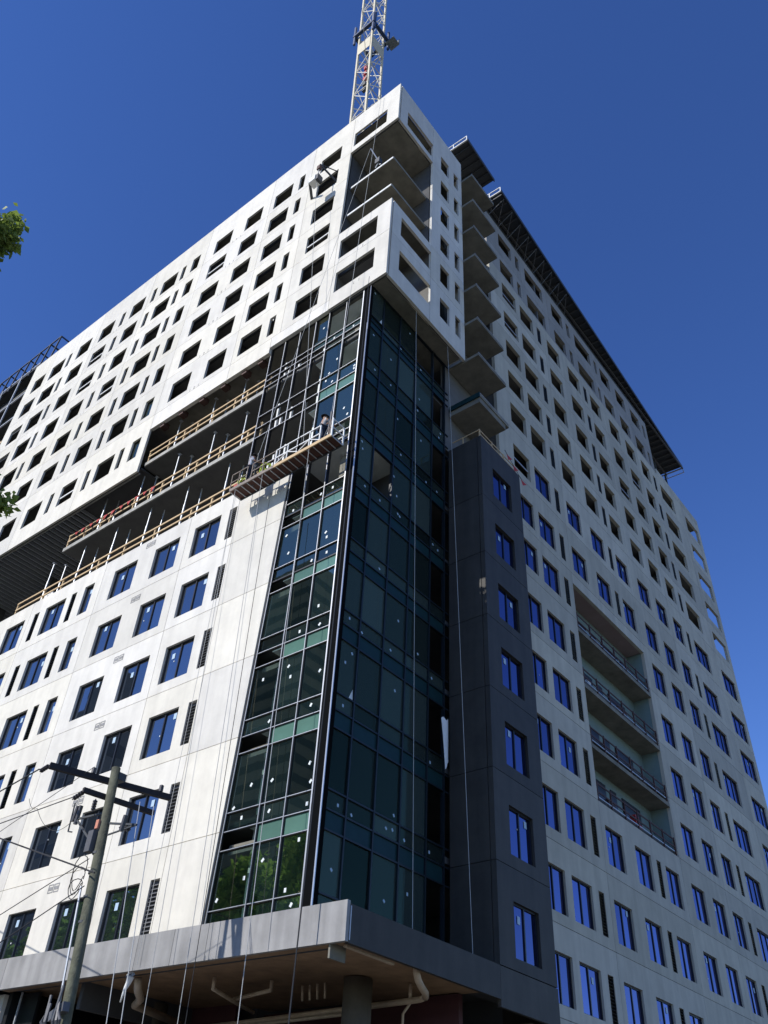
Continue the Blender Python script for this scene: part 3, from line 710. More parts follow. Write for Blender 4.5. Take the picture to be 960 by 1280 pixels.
fb = thing('bunting', 'three red flags hanging beside the top of the charcoal block', 'bunting', (XD - .12, 26.6, 29.9))
MB().tube([(0, 0, 0), (0, 1.6, -.95)], .012, 5).build('cord', CABLE, fb)
for t in (.15, .5, .95):
    b = MB(); y = 1.6 * t; z = -.95 * t; b.v += [(0, y - .1, z), (.03, y + .42, z - .02), (.0, y + .06, z - .3), (.02, y + .15, z - .12)]; b.f += [(0, 1, 3), (0, 3, 2), (3, 1, 2)]; b.build('flag', RED, fb)
o = MB(); o.tube([(-18.1, 17.7, 48.0), (-17.6, 17.4, 48.35)], .04, 6)
wn = thing('winch', 'small dark winch clamped to the edge of the upper open slab', 'winch', (-17.35, 17.9, 47.2))
MB().box(-.16, .16, -.14, .14, .25, .75).build('winch_drum', DSTEEL, wn); MB().bar((-.2, 0, 0), (.05, -.05, .3), .05).bar((.2, 0, 0), (-.05, .05, .3), .05).bar((0, 0, .6), (-.3, -.45, 1.7), .045).build('winch_leg', STEEL, wn)

names = {15.85: 'lowest', 18.72: 'second', 21.97: 'third', 25.34: 'topmost'}
for i, (zz, yy, sx_, h, mm, nm) in enumerate(((25.34, 38.6, 1.5, .75, RUST, 'rust brown'), (25.34, 42.2, .7, .95, DSTEEL, 'dark grey'), (21.97, 37.4, .5, .9, INSUL, 'white'), (21.97, 40.6, 1.9, .8, RUST, 'rust brown'), (18.72, 38.2, .9, .9, DSTEEL, 'dark grey'), (18.72, 41.6, 1.3, .7, INSUL, 'white'), (15.85, 38.0, 1.2, .8, RUST, 'rust brown'), (15.85, 41.0, .7, 1.0, RED, 'red'))):
    o = MB().box(-.2, .2, 0, sx_, 0, h * .55).box(-.15, .15, sx_ * .1, sx_ * .7, h * .55 + .005, h).build('material_crate', mm); o.location = (XW - .5, yy, zz + .01)
    tag(o, f'{nm} stack of building material behind the rail of the {names[zz]} recessed balcony', 'crate', 'material on the recessed balconies')
for i, (x, z, sx_, h, mm, nm) in enumerate(((-37.6, 28.7, .7, .4, LUMB, 'stack of pale lumber near the left end of the middle open floor'), (-29.4, 28.7, 1.1, .35, INSUL, 'white bundle on the middle open floor'), (-26.3, 28.7, .5, .5, DSTEEL, 'dark bucket stack near the frame on the middle open floor'), (-30.0, 32.06, .9, .4, LUMB, 'pale lumber stack on the topmost open floor'), (-39.9, 25.48, 1.2, .5, INSUL, 'crumpled white sheet at the left end of the lower guardrail'))):
    o = MB().box(0, sx_, 0, .5, 0, h * .6).box(sx_ * .15, sx_ * .8, .08, .4, h * .6 + .005, h).build('material_stack', mm); o.location = (x, 18.15, z)
    tag(o, nm, 'material', 'material on the open floors')

# davit with a hanging counterweight at an upper opening
dv = thing('davit', 'steel davit arm with a hanging white box at an upper opening', 'davit', (-20.7, 17.6, 48.6))
MB().bar((.35, .6, -.3), (-.3, -1.0, 1.0), .09).bar((-.3, -1.0, 1.0), (.2, .1, 1.2), .05).build('davit_arm', DSTEEL, dv)
MB().bar((-1.9, .25, -.1), (-1.1, -.9, -.05), .16, .1).build('outrigger_beam', DSTEEL, dv)
MB().tube([(-.3, -1.0, 1.0), (-.3, -1.0, -.4)], .035, 6).build('hoist_rope', ROPE, dv)
MB().box(-.75, -.25, -1.25, -.75, -1.1, -.62).build('counterweight', INSUL, dv); MB().box(-.24, -.05, -1.2, -.8, -1.15, -.6).build('motor', DSTEEL, dv)
MB().box(-.42, -.18, -1.1, -.9, .35, .75).build('rope_block', RUST, dv)

# ------------------------------------------------------------------ hanging scaffold with two workers
HX0, HX1, HY0, HY1, HZ = -22.85, -17.1, 16.58, 17.25, 23.8
HS = thing('suspended_scaffold', 'long hanging work platform in front of the unglazed corner', 'scaffold', (0, 0, 0))
n = 17; stp = (HX1 - HX0) / n
for i in range(n): MB().box(HX0 + i * stp + .02, HX0 + (i + 1) * stp - .02, HY0 + .03, HY1 - .03, HZ + .03, HZ + .09).build('deck_plank', DECK, HS)
for i in range(n + 1): MB().box(HX0 + i * stp - .016, HX0 + i * stp + .016, HY0, HY1, HZ - .01, HZ + .028).build('deck_rung', STEEL, HS)
WORN = mat('worn_brown_steel', (.20, .155, .125), .6, .3, 6)
MB().box(HX0, -20.25, HY0 - .025, HY0 + .025, HZ - .02, HZ + .13).build('deck_beam', WORN, HS)
MB().box(-20.24, HX1, HY0 - .025, HY0 + .025, HZ - .02, HZ + .13).build('deck_beam', LUMB, HS)
MB().box(HX0, HX1, HY1 - .025, HY1 + .025, HZ - .02, HZ + .13).build('deck_beam', DSTEEL, HS)
b = MB()
for x0, x1 in ((-20.2, -18.9), (-18.9, -17.75)):
    for z in (.95, .5): b.bar((x0, HY0, HZ + z), (x1, HY0, HZ + z), .05)
    b.bar((x0, HY0, HZ + .13), (x0, HY0, HZ + .97), .05).bar((x1, HY0, HZ + .13), (x1, HY0, HZ + .97), .05)
    b.bar((x0, HY0, HZ + .15), ((x0 + x1) / 2, HY0, HZ + .5), .035).bar(((x0 + x1) / 2, HY0, HZ + .5), (x1, HY0, HZ + .15), .035).bar(((x0 + x1) / 2, HY0, HZ + .13), ((x0 + x1) / 2, HY0, HZ + .97), .04)
b.build('guard_frame', INSUL, HS)
for x0, x1 in ((-22.85, -21.9), (-21.6, -20.25), (-17.3, -17.1)):
    b = MB()
    for z in (.95, .5): b.bar((x0, HY0, HZ + z), (x1, HY0, HZ + z), .035)
    for x in (x0, (x0 + x1) / 2, x1): b.bar((x, HY0, HZ + .13), (x, HY0, HZ + .97), .035)
    b.build('guard_frame', WORN, HS)
b = MB()
for z in (.95, .5): b.bar((HX1, HY0, HZ + z), (HX1, HY1, HZ + z), .04)
b.bar((HX1, HY1, HZ), (HX1, HY1, HZ + .97), .05).bar((HX1, HY0, HZ), (HX1, HY0, HZ + 1.0), .06).build('guard_frame', INSUL, HS)
b = MB()
for z in (.95, .5): b.bar((HX0, HY1, HZ + z), (HX1, HY1, HZ + z), .035)
for i in range(8): b.bar((HX0 + i * .82, HY1, HZ + .13), (HX0 + i * .82, HY1, HZ + .97), .03)
b.build('guard_frame', STEEL, HS)
HIVIS = mat('yellow_green_hose', (.42, .52, .06), .6, .3, 12)
for x in (-22.35, -21.1):
    b = MB(); rr = random.Random(int(x * 10))
    for k in range(5):
        c = Vector((x + rr.uniform(-.15, .15), HY0 + .25 + rr.uniform(-.1, .1), HZ + .45 + rr.uniform(-.15, .2))); r = rr.uniform(.16, .26); ax = Vector((rr.uniform(-.5, .5), 1, rr.uniform(-.6, .6))).normalized()
        u = ax.cross(Vector((0, 0, 1))).normalized(); v = ax.cross(u)
        b.tube([c + u * r * math.cos(t * .52) + v * r * math.sin(t * .52) for t in range(13)], .03, 5)
    b.build('hose_coil', HIVIS, HS)
    MB().box(x - .14, x + .14, HY0 + .3, HY0 + .58, HZ + .12, HZ + .5).build('hoist_motor', DSTEEL, HS)
MB().box(-22.75, -22.5, HY0 + .08, HY0 + .3, HZ + .13, HZ + .38).build('toolbox', RED, HS)
for x in (-21.75, -17.55):
    MB().bar((x, HY0 + .3, HZ), (x, HY0 + .3, HZ + 1.9), .07).bar((x, HY0 + .0, HZ + .0), (x, HY0 + .3, HZ + 1.2), .05).build('stirrup', DSTEEL, HS)

def skin(name, pts, rad, edges, m, parent, root=0, sub=1):
    me = bpy.data.meshes.new(name); me.from_pydata(pts, edges, []); me.update(); me.materials.append(m)
    o = link(bpy.data.objects.new(name, me), parent)
    sm = o.modifiers.new('skin', 'SKIN'); sm.use_smooth_shade = True
    if not me.skin_vertices: return o
    for i, r in enumerate(rad):
        sv = me.skin_vertices[0].data[i]; sv.radius = (r, r) if not isinstance(r, tuple) else r; sv.use_root = (i == root)
    ss = o.modifiers.new('sub', 'SUBSURF'); ss.levels = sub; ss.render_levels = sub
    return o
SHIRT1 = mat('pale_blue_cotton', (.42, .45, .52), .9, .15, 8); SHIRT2 = mat('grey_cotton', (.40, .39, .38), .9, .15, 8)
NAVY = mat('navy_cloth', (.02, .024, .04), .9, .15, 8); BLK = mat('black_leather', (.012, .012, .014), .6, .1, 8)
def person(label, loc, rz, shirt, trousers, hat, elbowL, handL, elbowR, handR, lean=0.0):
    p = thing('person', label, 'person', loc, 'workers on the hanging scaffold', rz)
    x = lean
    J = {'pelvis': (0, 0, .95), 'waist': (x * .3, 0, 1.1), 'chest': (x, 0, 1.33), 'neck': (x * 1.2, 0, 1.48), 'jaw': (x * 1.35, 0, 1.57), 'crown': (x * 1.3, 0, 1.71),
         'shL': (x, .19, 1.42), 'elL': elbowL, 'haL': handL, 'shR': (x, -.19, 1.42), 'elR': elbowR, 'haR': handR,
         'hipL': (0, .10, .9), 'knL': (.04, .12, .49), 'anL': (-.02, .13, .08), 'toL': (.16, .14, .04), 'hipR': (0, -.10, .9), 'knR': (.04, -.12, .49), 'anR': (-.02, -.13, .08), 'toR': (.16, -.14, .04)}
    R = dict(pelvis=(.14, .11), waist=(.14, .10), chest=(.16, .115), neck=.055, jaw=.085, crown=.085, shL=.06, elL=.045, haL=.032, shR=.06, elR=.045, haR=.032,
             hipL=.085, knL=.058, anL=.04, toL=.035, hipR=.085, knR=.058, anR=.04, toR=.035)
    K = list(J); E = [('pelvis', 'waist'), ('waist', 'chest'), ('chest', 'neck'), ('neck', 'jaw'), ('jaw', 'crown'), ('chest', 'shL'), ('shL', 'elL'), ('elL', 'haL'), ('chest', 'shR'), ('shR', 'elR'), ('elR', 'haR'),
         ('pelvis', 'hipL'), ('hipL', 'knL'), ('knL', 'anL'), ('anL', 'toL'), ('pelvis', 'hipR'), ('hipR', 'knR'), ('knR', 'anR'), ('anR', 'toR')]
    skin('body', [J[k] for k in K], [R[k] for k in K], [(K.index(a), K.index(b_)) for a, b_ in E], SKIN, p, 0)
    def sub(name, ks, es, grow, m):
        skin(name, [J[k] for k in ks], [tuple(q + grow for q in R[k]) if isinstance(R[k], tuple) else R[k] + grow for k in ks], [(ks.index(a), ks.index(b_)) for a, b_ in es], m, p, 0)
    sub('shirt', ['pelvis', 'waist', 'chest', 'shL', 'elL', 'shR', 'elR'], [('pelvis', 'waist'), ('waist', 'chest'), ('chest', 'shL'), ('shL', 'elL'), ('chest', 'shR'), ('shR', 'elR')], .022, shirt)
    sub('trousers', ['pelvis', 'hipL', 'knL', 'anL', 'hipR', 'knR', 'anR'], [('pelvis', 'hipL'), ('hipL', 'knL'), ('knL', 'anL'), ('pelvis', 'hipR'), ('hipR', 'knR'), ('knR', 'anR')], .026, trousers)
    for s in 'LR': sub('boot', ['an' + s, 'to' + s], [('an' + s, 'to' + s)], .02, BLK)
    c = Vector(J['crown']); b = MB()
    for i in range(6):                                              # hard hat: dome with a brim
        a0, a1 = i / 6 * 1.5, (i + 1) / 6 * 1.5
        for j in range(14):
            t0, t1 = j * math.tau / 14, (j + 1) * math.tau / 14
            q = lambda a, t: c + Vector((.125 * math.cos(a) * math.cos(t), .115 * math.cos(a) * math.sin(t), .13 * math.sin(a) - .03))
            b.quad(q(a0, t0), q(a0, t1), q(a1, t1), q(a1, t0))
    for j in range(14):
        t0, t1 = j * math.tau / 14, (j + 1) * math.tau / 14
        q = lambda k, t: c + Vector(((.125 + k * (1 + .8 * max(0, math.cos(t)))) * math.cos(t), (.115 + k) * math.sin(t), -.03 - k * .15))
        b.quad(q(0, t0), q(.045, t0), q(.045, t1), q(0, t1))
    b.build('hard_hat', hat, p, True)
    b = MB(); jw = Vector(J['jaw']); b.tri(jw + Vector((.085, -.015, .03)), jw + Vector((.085, .015, .03)), jw + Vector((.115, 0, .015))); b.tri(jw + Vector((.085, -.015, .03)), jw + Vector((.115, 0, .015)), jw + Vector((.085, 0, .06))); b.tri(jw + Vector((.085, .015, .03)), jw + Vector((.085, 0, .06)), jw + Vector((.115, 0, .015))); b.build('nose', SKIN, p)
    for s, el, ha in (('L', elbowL, handL), ('R', elbowR, handR)):  # palms with five bent fingers
        h = Vector(ha); d = (h - Vector(el)).normalized(); sd = d.cross(Vector((0, 0, 1)))
        sd = sd.normalized() if sd.length > .1 else Vector((0, 1, 0)); up = sd.cross(d)
        pts = [h, h + d * .09]; rad = [.028, (.038, .02)]; ed = [(0, 1)]
        for k, (off, ln) in enumerate(((-.032, .07), (-.011, .082), (.011, .078), (.031, .06))):
            i0 = len(pts); pts += [h + d * .1 + sd * off, h + d * (.1 + ln * .55) + sd * off - up * .01, h + d * (.1 + ln * .8) + sd * off - up * .035]; rad += [.011, .0095, .008]; ed += [(1, i0), (i0, i0 + 1), (i0 + 1, i0 + 2)]
        i0 = len(pts); pts += [h + d * .05 + sd * .045, h + d * .09 + sd * .06 - up * .02]; rad += [.013, .010]; ed += [(0, i0), (i0, i0 + 1)]
        skin('hand', pts, rad, ed, SKIN, p, 0, 1)
    return p
person('worker in pale blue shirt and navy trousers at the left end of the hanging scaffold', (-22.0, 16.78, HZ + .1), .5, SHIRT1, NAVY, BLK, (.22, .24, 1.2), (.46, .14, 1.22), (.2, -.24, 1.18), (.44, -.1, 1.15), .04)
person('worker in grey shirt reaching up to the glass on the right half of the scaffold', (-17.9, 16.78, HZ + .1), 1.2, SHIRT2, NAVY, BLK, (.25, .24, 1.5), (.42, .14, 1.78), (.22, -.24, 1.2), (.42, -.12, 1.3), .05)

# ropes
def rope(label, p, q, r=.0105, m=ROPE, cat='rope', group='ropes hanging down the building', name='rope'):
    p = Vector(p); q = Vector(q); o = MB().tube([Vector((0, 0, 0)), (q - p) * .5, q - p], r, 5).build(name, m); o.location = p
    return tag(o, label, cat, group)
rope('slanting rope from the upper slab winch down to the left hoist', (-17.65, 17.42, 48.9), (-21.75, HY0 + .3, HZ + 1.9))
rope('rope hanging from the davit box to the hanging scaffold', (-21.0, 16.6, 47.5), (-19.0, HY0 + .3, HZ + .9))
rope('second slanting rope from the roof edge to the right hoist', (-17.2, 17.4, 55.3), (-17.55, HY0 + .3, HZ + 1.9))
rope('rope from the left hoist across the white wall to the street', (-22.5, 16.6, HZ), (-21.2, 16.5, GZ + .1))
rope('pale rope falling past the white wall edge to the street', (-20.9, 16.6, HZ), (-19.8, 16.5, GZ + .1))
rope('rope falling in front of the green glass to the street', (-18.3, 16.6, HZ), (-17.65, 16.5, GZ + .1), .011)
rope('thick dark cable hanging along the glass corner to the street', (-15.95, 16.6, 19.5), (-16.2, 16.6, GZ + .1), .02, CABLE)
rope('dark cable running up the glass corner under the box', (-16.6, 17.3, 34.9), (-15.95, 16.6, 19.5), .012, CABLE)
rope('pale rope in front of the dark side glass', (-16.0, 20.25, 35.0), (-16.0, 21.15, 6.4))
rope('pale rope hanging down the charcoal block', (-16.0, 22.95, 35.0), (-15.5, 23.5, 6.4))
rope('thin rope beside the white wall ending at the fascia', (-23.6, 17.5, 25.0), (-22.9, 17.0, 5.7), .009)
rope('dark cable hanging at the left edge of the green glass', (-20.3, 16.7, 22.5), (-19.6, 16.5, GZ), .011, CABLE)
b = MB()
for i in range(6):
    for j in range(5):
        f = lambda u, v: (.10 * math.sin(u * 2.5 + v) + v * .02, u * .35 - .1 + .1 * v, -1.9 * v * (1 - .25 * u) + .06 * math.sin(u * 9 + v * 4))
        b.quad(f(i / 6, j / 5), f((i + 1) / 6, j / 5), f((i + 1) / 6, (j + 1) / 5), f(i / 6, (j + 1) / 5))
o = b.build('plastic_sheet', INSUL, None, True); o.location = (XC + .35, 23.3, 14.4); tag(o, 'white plastic sheet flapping out of a dark opening beside the charcoal block', 'plastic sheet')
b = MB(); b.tube([(0, 0, .05), (.03, 0, 0), (-.05, .02, -.15), (-.12, 0, -.3), (-.2, 0, -.62)], .13, 7, .02); o = b.build('plastic_bag', INSUL, None, True); o.location = (-22.55, 16.6, 5.25)
tag(o, 'white plastic bag tied to a rope below the grey fascia', 'bag')

# ------------------------------------------------------------------ tower crane
CRX, CRY, CH = -29.6, 27.0, .95
CRN = thing('tower_crane', 'cream lattice tower crane mast with a navy climbing collar behind the roof', 'crane', (CRX + .785 * 1.39, CRY + .618 * 1.39, 50))
CRN.rotation_euler = (math.radians(1.2) * .618, -math.radians(1.2) * .785, 0)
def cb(p, q, wd, name='brace', m=CRWHITE): MB().bar(p, q, wd).build(name, m, CRN)
for sx in (-1, 1):
    for sy in (-1, 1): cb((sx * CH, sy * CH, 0), (sx * CH, sy * CH, 72), .2, 'mast_leg', CRANE)
step = 5.6; cs = [(-1, -1), (1, -1), (1, 1), (-1, 1)]
for k in range(13):
    z = k * step
    for i in range(4):
        a, b_ = cs[i], cs[(i + 1) % 4]; pa = Vector((a[0] * CH, a[1] * CH, 0)); pb = Vector((b_[0] * CH, b_[1] * CH, 0)); mid = (pa + pb) / 2
        cb(pa + Vector((0, 0, z)), pb + Vector((0, 0, z)), .075)
        cb(pa + Vector((0, 0, z)), pb + Vector((0, 0, z + step / 2)), .08); cb(pb + Vector((0, 0, z + step / 2)), pa + Vector((0, 0, z + step)), .08)
zc = 54.0
for s in (-1, 1):
    cb((s * 1.35, -1.5, zc), (s * 1.35, 1.5, zc), .35, 'climbing_collar', BLUE); cb((-1.5, s * 1.35, zc), (1.5, s * 1.35, zc), .35, 'climbing_collar', BLUE)
for a in cs:
    cb((a[0] * 1.35, a[1] * 1.35, zc - 2.2), (a[0] * 1.35, a[1] * 1.35, zc + 2.6), .22, 'collar_post', BLUE)
cb((1.4, -1.2, zc - 1.5), (1.4, -1.2, zc + 3), .25, 'collar_jack', BLUE)
MB().box(1.3, 2.5, .9, 2.0, zc - 1.2, zc - 1.15).box(1.3, 2.5, 1.96, 2.0, zc - 1.15, zc + .2).build('service_platform', MESHG, CRN)
MB().box(-CH + .1, CH - .1, -CH - .16, -CH - .12, zc - 5.2, zc - 2.6).build('sign_board', CRANE, CRN)
MB().box(CH + .12, CH + .16, -CH + .1, CH - .1, zc - 5.2, zc - 2.6).build('sign_board', CRANE, CRN)
for k in range(5): MB().box(-.3, .1, -.5, -.2, 40.2 + k * 1.3, 40.9 + k * 1.3).build('climbing_rung_box', RED if k > 1 else DSTEEL, CRN)
MB().bar((CH, -CH, 39.5), (CH + 5, -CH - 6.8, 35.5), .05).build('tie_rope', INSUL, CRN)

# ------------------------------------------------------------------ utility pole and its lines
UP = thing('utility_pole', 'weathered timber utility pole with dark crossarms and insulators', 'utility pole', (0, 0, 0))
UP.location = (-.36, .23, .1)
ptop = Vector((-20.0, 12.8, 9.5)); pbot = Vector((-18.95, 12.8, GZ))
MB().tube([pbot, (pbot + ptop) / 2, ptop], .16, 14, .122).build('pole_shaft', POLE, UP, True)
MB().tube([pbot + Vector((.1, -.15, 0)), ptop + Vector((.02, -.13, -3.2))], .03, 6).build('ground_conduit', STEEL, UP)
MB().bar((-20.99, 11.37, 9.28), (-19.85, 14.7, 9.28), .13, .16).build('crossarm', ARM, UP)
MB().bar((-20.2, 12.1, 8.68), (-19.85, 14.25, 8.68), .11, .13).build('crossarm', ARM, UP)
MB().box(-20.15, -19.85, 12.85, 13.1, 9.18, 9.38).build('arm_bracket', DSTEEL, UP)
def insul(p, q):
    b = MB(); p = Vector(p); q = Vector(q); b.tube([p, q], .022, 6)
    for i in range(4): c = p.lerp(q, .2 + i * .2); d = (q - p).normalized() * .02; b.tube([c - d, c + d], .065, 8)
    b.build('insulator', PORC, UP)
for p, q in (((-20.99, 11.37, 9.28), (-21.4, 11.37, 9.2)), ((-20.6, 12.5, 9.36), (-20.6, 12.5, 9.55)), ((-19.95, 14.4, 9.36), (-19.95, 14.4, 9.58)), ((-20.2, 12.15, 8.65), (-20.6, 12.1, 8.5)), ((-20.6, 12.8, 8.4), (-20.6, 12.8, 8.75)), ((-19.3, 12.9, 7.75), (-18.8, 12.9, 7.6))): insul(p, q)
MB().bar((-19.85, 12.85, 7.95), (-18.5, 12.85, 7.65), .05).bar((-19.85, 12.85, 7.6), (-18.5, 12.85, 7.65), .035).build('side_bracket', DSTEEL, UP)
MB().bar((-19.9, 12.75, 8.2), (-21.1, 12.6, 8.2), .05).bar((-19.85, 12.75, 7.2), (-20.9, 12.6, 8.15), .045).build('side_bracket', DSTEEL, UP)
for x, z, h in ((-20.95, 8.05, .5), (-21.1, 8.15, .42), (-18.75, 7.45, .4)):
    MB().tube([(x, 12.6, z), (x + .05, 12.6, z + h)], .06, 8).build('fuse_cutout', PORC, UP)
MB().bar((-21.2, 12.6, 7.9), (-21.25, 12.6, 8.7), .03).bar((-21.0, 12.6, 7.85), (-21.2, 12.6, 7.9), .03).build('fuse_cutout', DSTEEL, UP)
MB().box(-19.98, -19.86, 12.6, 12.66, 7.75, 7.98).build('pole_tag', mat('salmon_plate', (.55, .22, .14), .6, .1, 9), UP)
MB().box(-20.12, -19.9, 12.55, 12.72, 7.15, 7.7).build('junction_box', LOUV, UP)
for i in range(3):
    b = MB(); c = Vector((-20.3, 12.7, 6.3 + i * .2))
    b.tube([c + Vector((.28 * math.cos(t * .5), .03 * math.sin(t), (.25 + .1 * i) * math.sin(t * .5))) for t in range(13)], .012, 5); b.build('wire_loop', CABLE, UP)
for z in (7.1, 6.6, 6.0, 5.4): MB().tube([(-19.72 - (z - 6.2) * .1, 12.8, z), (-19.72 - (z - 6.2) * .1, 12.8, z + .06)], .152, 12).build('pole_band', DSTEEL, UP)
for a in range(7):
    b = MB(); rr = random.Random(a); x = -19.45 + rr.uniform(-.35, .3); b.tube([(x, 12.55, 3.0), (x + rr.uniform(-.2, .1), 12.45, 3.25), (x + rr.uniform(-.25, .1), 12.5, 3.5 + rr.uniform(0, .5))], .035, 6); b.build('cable_clamp', LOUV, UP)
MB().bar((-19.9, 12.75, 3.4), (-19.2, 12.6, 3.55), .16, .2).build('cable_bracket', LOUV, UP)
def wire(label, pts, r=.014, m=CABLE, sag=.0):
    p0 = Vector(pts[0]); P_ = []
    for i in range(len(pts) - 1):
        a, b_ = Vector(pts[i]), Vector(pts[i + 1])
        for t in range(8): q = a.lerp(b_, t / 8); q.z -= sag * 4 * (t / 8) * (1 - t / 8); P_.append(q - p0)
    P_.append(Vector(pts[-1]) - p0); o = MB().tube(P_, r, 5).build('power_line', m); o.location = p0
    return tag(o, label, 'power line', 'overhead lines on the utility pole')
def ext(p, q, k=8): p = Vector(p); q = Vector(q); return p + (q - p) * k
a = (-21.4, 11.37, 9.2); wire('thick power line from the left tip of the top crossarm', [a, ext(a, (-23.2, 11.37, 8.95))], .02)
a = (-20.6, 12.1, 8.5); wire('power line from the lower crossarm falling left past dark windows', [a, ext(a, (-24.1, 12.1, 8.45), 6)], .014)
a = (-20.6, 12.5, 9.5); wire('thin power line from the top crossarm slanting left', [a, ext(a, (-24.6, 12.4, 8.35), 5)], .009)
a = (-19.6, 12.7, 6.57); wire('black cable rising left from the middle of the pole', [a, ext(a, (-25.1, 12.7, 8.45), 5)], .022)
a = (-20.0, 12.7, 6.98); wire('thin cable falling left from the middle of the pole', [a, ext(a, (-23.66, 12.7, 6.05), 5)], .012)
a = (-19.9, 12.7, 6.3); wire('lowest cable sagging left from the pole across green windows', [a, ext(a, (-23.25, 12.7, 5.37), 5)], .014, sag=.1)
a = (-21.0, 12.6, 8.2); wire('thin looping jumper wire left of the pole', [a, (-21.6, 12.4, 7.9), (-22.4, 12.2, 8.6), (-23.0, 12.2, 9.0)], .007, sag=.12)
wire('pale guy wire from the pole top down its right side', [(-19.7, 13.6, 8.7), (-18.2, 13.1, 2.6), (-17.6, 12.9, GZ)], .012, ROPE)
wire('second pale guy wire right of the pole', [(-19.6, 14.0, 8.7), (-18.0, 13.3, 2.9), (-17.3, 13.0, GZ)], .012, ROPE)

# ------------------------------------------------------------------ trees, street and what the glass mirrors
def tree(name, label, loc, h, crown, n, leaf, m, group=None, seed=1, lumps=None, cat='tree'):
    rr = random.Random(seed); t = thing(name, label, cat, loc, group)
    tk = MB().tube([(0, 0, 0), (rr.uniform(-.2, .2), rr.uniform(-.2, .2), h * .35), (rr.uniform(-.4, .4), rr.uniform(-.3, .3), h * .75)], h * .02 + .08, 9, .06)
    lumps = lumps or [(rr.uniform(-1, 1) * crown * .75, rr.uniform(-1, 1) * crown * .75, h * rr.uniform(.38, .95), crown * rr.uniform(.3, .5)) for _ in range(16)]
    for (x, y, z, r) in lumps:
        zb = min(z * .6, h * .55); tk.tube([(0, 0, zb * .8), (x * .5, y * .5, (zb + z) / 2), (x, y, z)], .07, 6, .015)
    tk.build('trunk', BARK, t, True)
    b = MB()
    for i in range(n):
        x, y, z, r = lumps[rr.randrange(len(lumps))]
        d = Vector((rr.gauss(0, 1), rr.gauss(0, 1), rr.gauss(0, 1))); d.normalize(); d *= r * rr.random() ** .45
        c = Vector((x, y, z)) + d; a = Vector((rr.gauss(0, 1), rr.gauss(0, 1), rr.gauss(0, .6))).normalized(); s_ = leaf * rr.uniform(.6, 1.2)
        e = a.cross(Vector((rr.gauss(0, 1), rr.gauss(0, 1), rr.gauss(0, 1)))).normalized() * s_ * .32
        n0 = len(b.v); tip = c + a * s_ - Vector((0, 0, s_ * .25)); b.v += [tuple(c), tuple(c + a * s_ * .5 + e), tuple(tip), tuple(c + a * s_ * .5 - e)]; b.f.append((n0, n0 + 1, n0 + 2, n0 + 3))
    b.build('crown', m, t)
    return t
tips = []; rr = random.Random(5)
for d, k, r, nl in (((-.64, .11, .76), 14.0, .45, 8), ((-.652, .104, .755), 14.2, .55, 11), ((-.63, .118, .765), 14.0, .2, 3), ((-.775, .245, .585), 12.5, .12, 2), ((-.776, .263, .578), 12.5, .17, 4)):
    q = Vector(d).normalized() * k
    for _ in range(nl):
        e = Vector((rr.gauss(0, 1), rr.gauss(0, 1), rr.gauss(0, 1))).normalized() * r * rr.random() ** .6
        tips.append((q.x + e.x + 13.5, q.y + e.y + .3, q.z + e.z - GZ, rr.uniform(.10, .2)))
tips += [(rr.uniform(-3.5, .3), rr.uniform(-3.2, -.4), rr.uniform(8.5, 13.2), rr.uniform(.3, .7)) for _ in range(26)]
tree('street_tree', 'leafy green branch tips of a street tree at the left edge of the view', (-13.5, -.3, GZ), 13, 3, 3300, .12, LEAF, seed=3, lumps=tips)
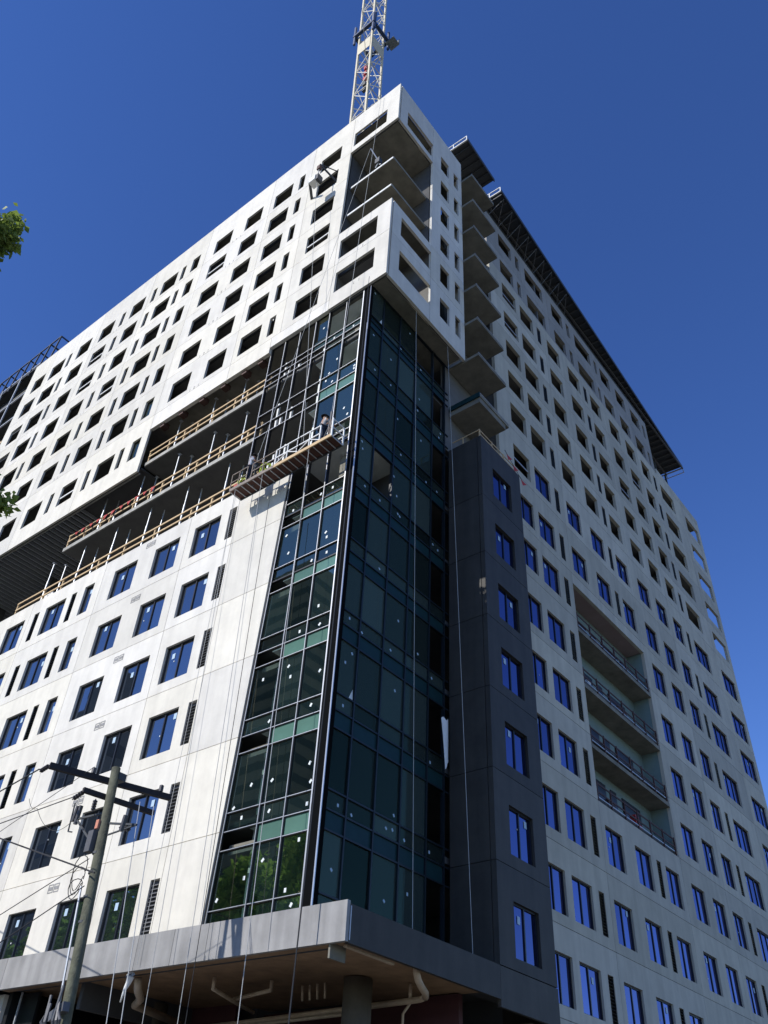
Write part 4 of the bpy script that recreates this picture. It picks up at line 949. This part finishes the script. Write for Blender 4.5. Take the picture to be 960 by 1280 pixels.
for i, (x, y, h, c) in enumerate(((-38, -2.5, 19, 4.6), (-45, -1.5, 18, 4.5), (-53, -3, 19.3, 5.2), (-61, -2, 19, 5.2), (-69, -3, 17, 5))):
    tree('broadleaf_tree', f'{["first", "second", "third", "fourth", "fifth"][i]} broad green tree of the row across the street, mirrored in the lowest windows', (x, y, GZ), h, c, 11000, .68, LEAFD, 'trees across the street', seed=20 + i)
def block(name, label, x0, x1, y0, y1, h, m):
    o = thing(name, label, 'building', ((x0 + x1) / 2, (y0 + y1) / 2, GZ)); hx, hy = (x1 - x0) / 2, (y1 - y0) / 2
    MB().box(-hx, hx, -hy, hy, 0, h).box(-hx * .6, hx * .5, -hy * .5, hy * .5, h, h + 4).build('wall', m, o)
    b = MB(); z = 4
    while z < h - 2: b.box(-hx - .03, hx + .03, -hy - .03, hy + .03, z, z + 1.5); z += 3.4
    b.build('window_band', FRAME, o)
OFF = mat('tower_cladding', (.16, .16, .155), .7, .1, .5)
block('office_tower', 'tall dark office tower across the street mirrored in the green glass', -124, -99, -84, -60, 104, OFF)
block('office_block', 'mid-rise dark block across the street mirrored in the white wall windows', -94, -82, -19, -15, 49, OFF)

ASPH = mat('asphalt', (.05, .05, .052), .9, .25, 2, bump=.4); PAVE = mat('pavement', (.32, .31, .29), .9, .15, 1.5, bump=.2)
EARTH = mat('ground_soil', (.16, .15, .11), .95, .25, .3)
b = MB(); b.quad((-3000, -3000, GZ - .15), (3000, -3000, GZ - .15), (3000, 3000, GZ - .15), (-3000, 3000, GZ - .15)); tag(b.build('ground', EARTH), kind='structure')
b = MB(); b.quad((-400, 2, GZ - .13), (400, 2, GZ - .13), (400, 13, GZ - .13), (-400, 13, GZ - .13)); tag(b.build('road', ASPH), kind='structure')
b = MB().box(-400, -12.5, 13.0, 17.6, GZ - .14, GZ); tag(b.build('pavement', PAVE), kind='structure')
b = MB().box(-400, 400, -6, 2.0, GZ - .14, GZ + .004); tag(b.build('pavement', PAVE), kind='structure')
b = MB().box(-400, -12.35, 12.85, 13.0, GZ - .14, GZ + .012); tag(b.build('kerb', FASC), kind='structure')
b = MB()
for i in range(60): b.quad((-150 + i * 5, 7.4, GZ - .126), (-148 + i * 5, 7.4, GZ - .126), (-148 + i * 5, 7.55, GZ - .126), (-150 + i * 5, 7.55, GZ - .126))
tag(b.build('road_marking', STICK), kind='structure')
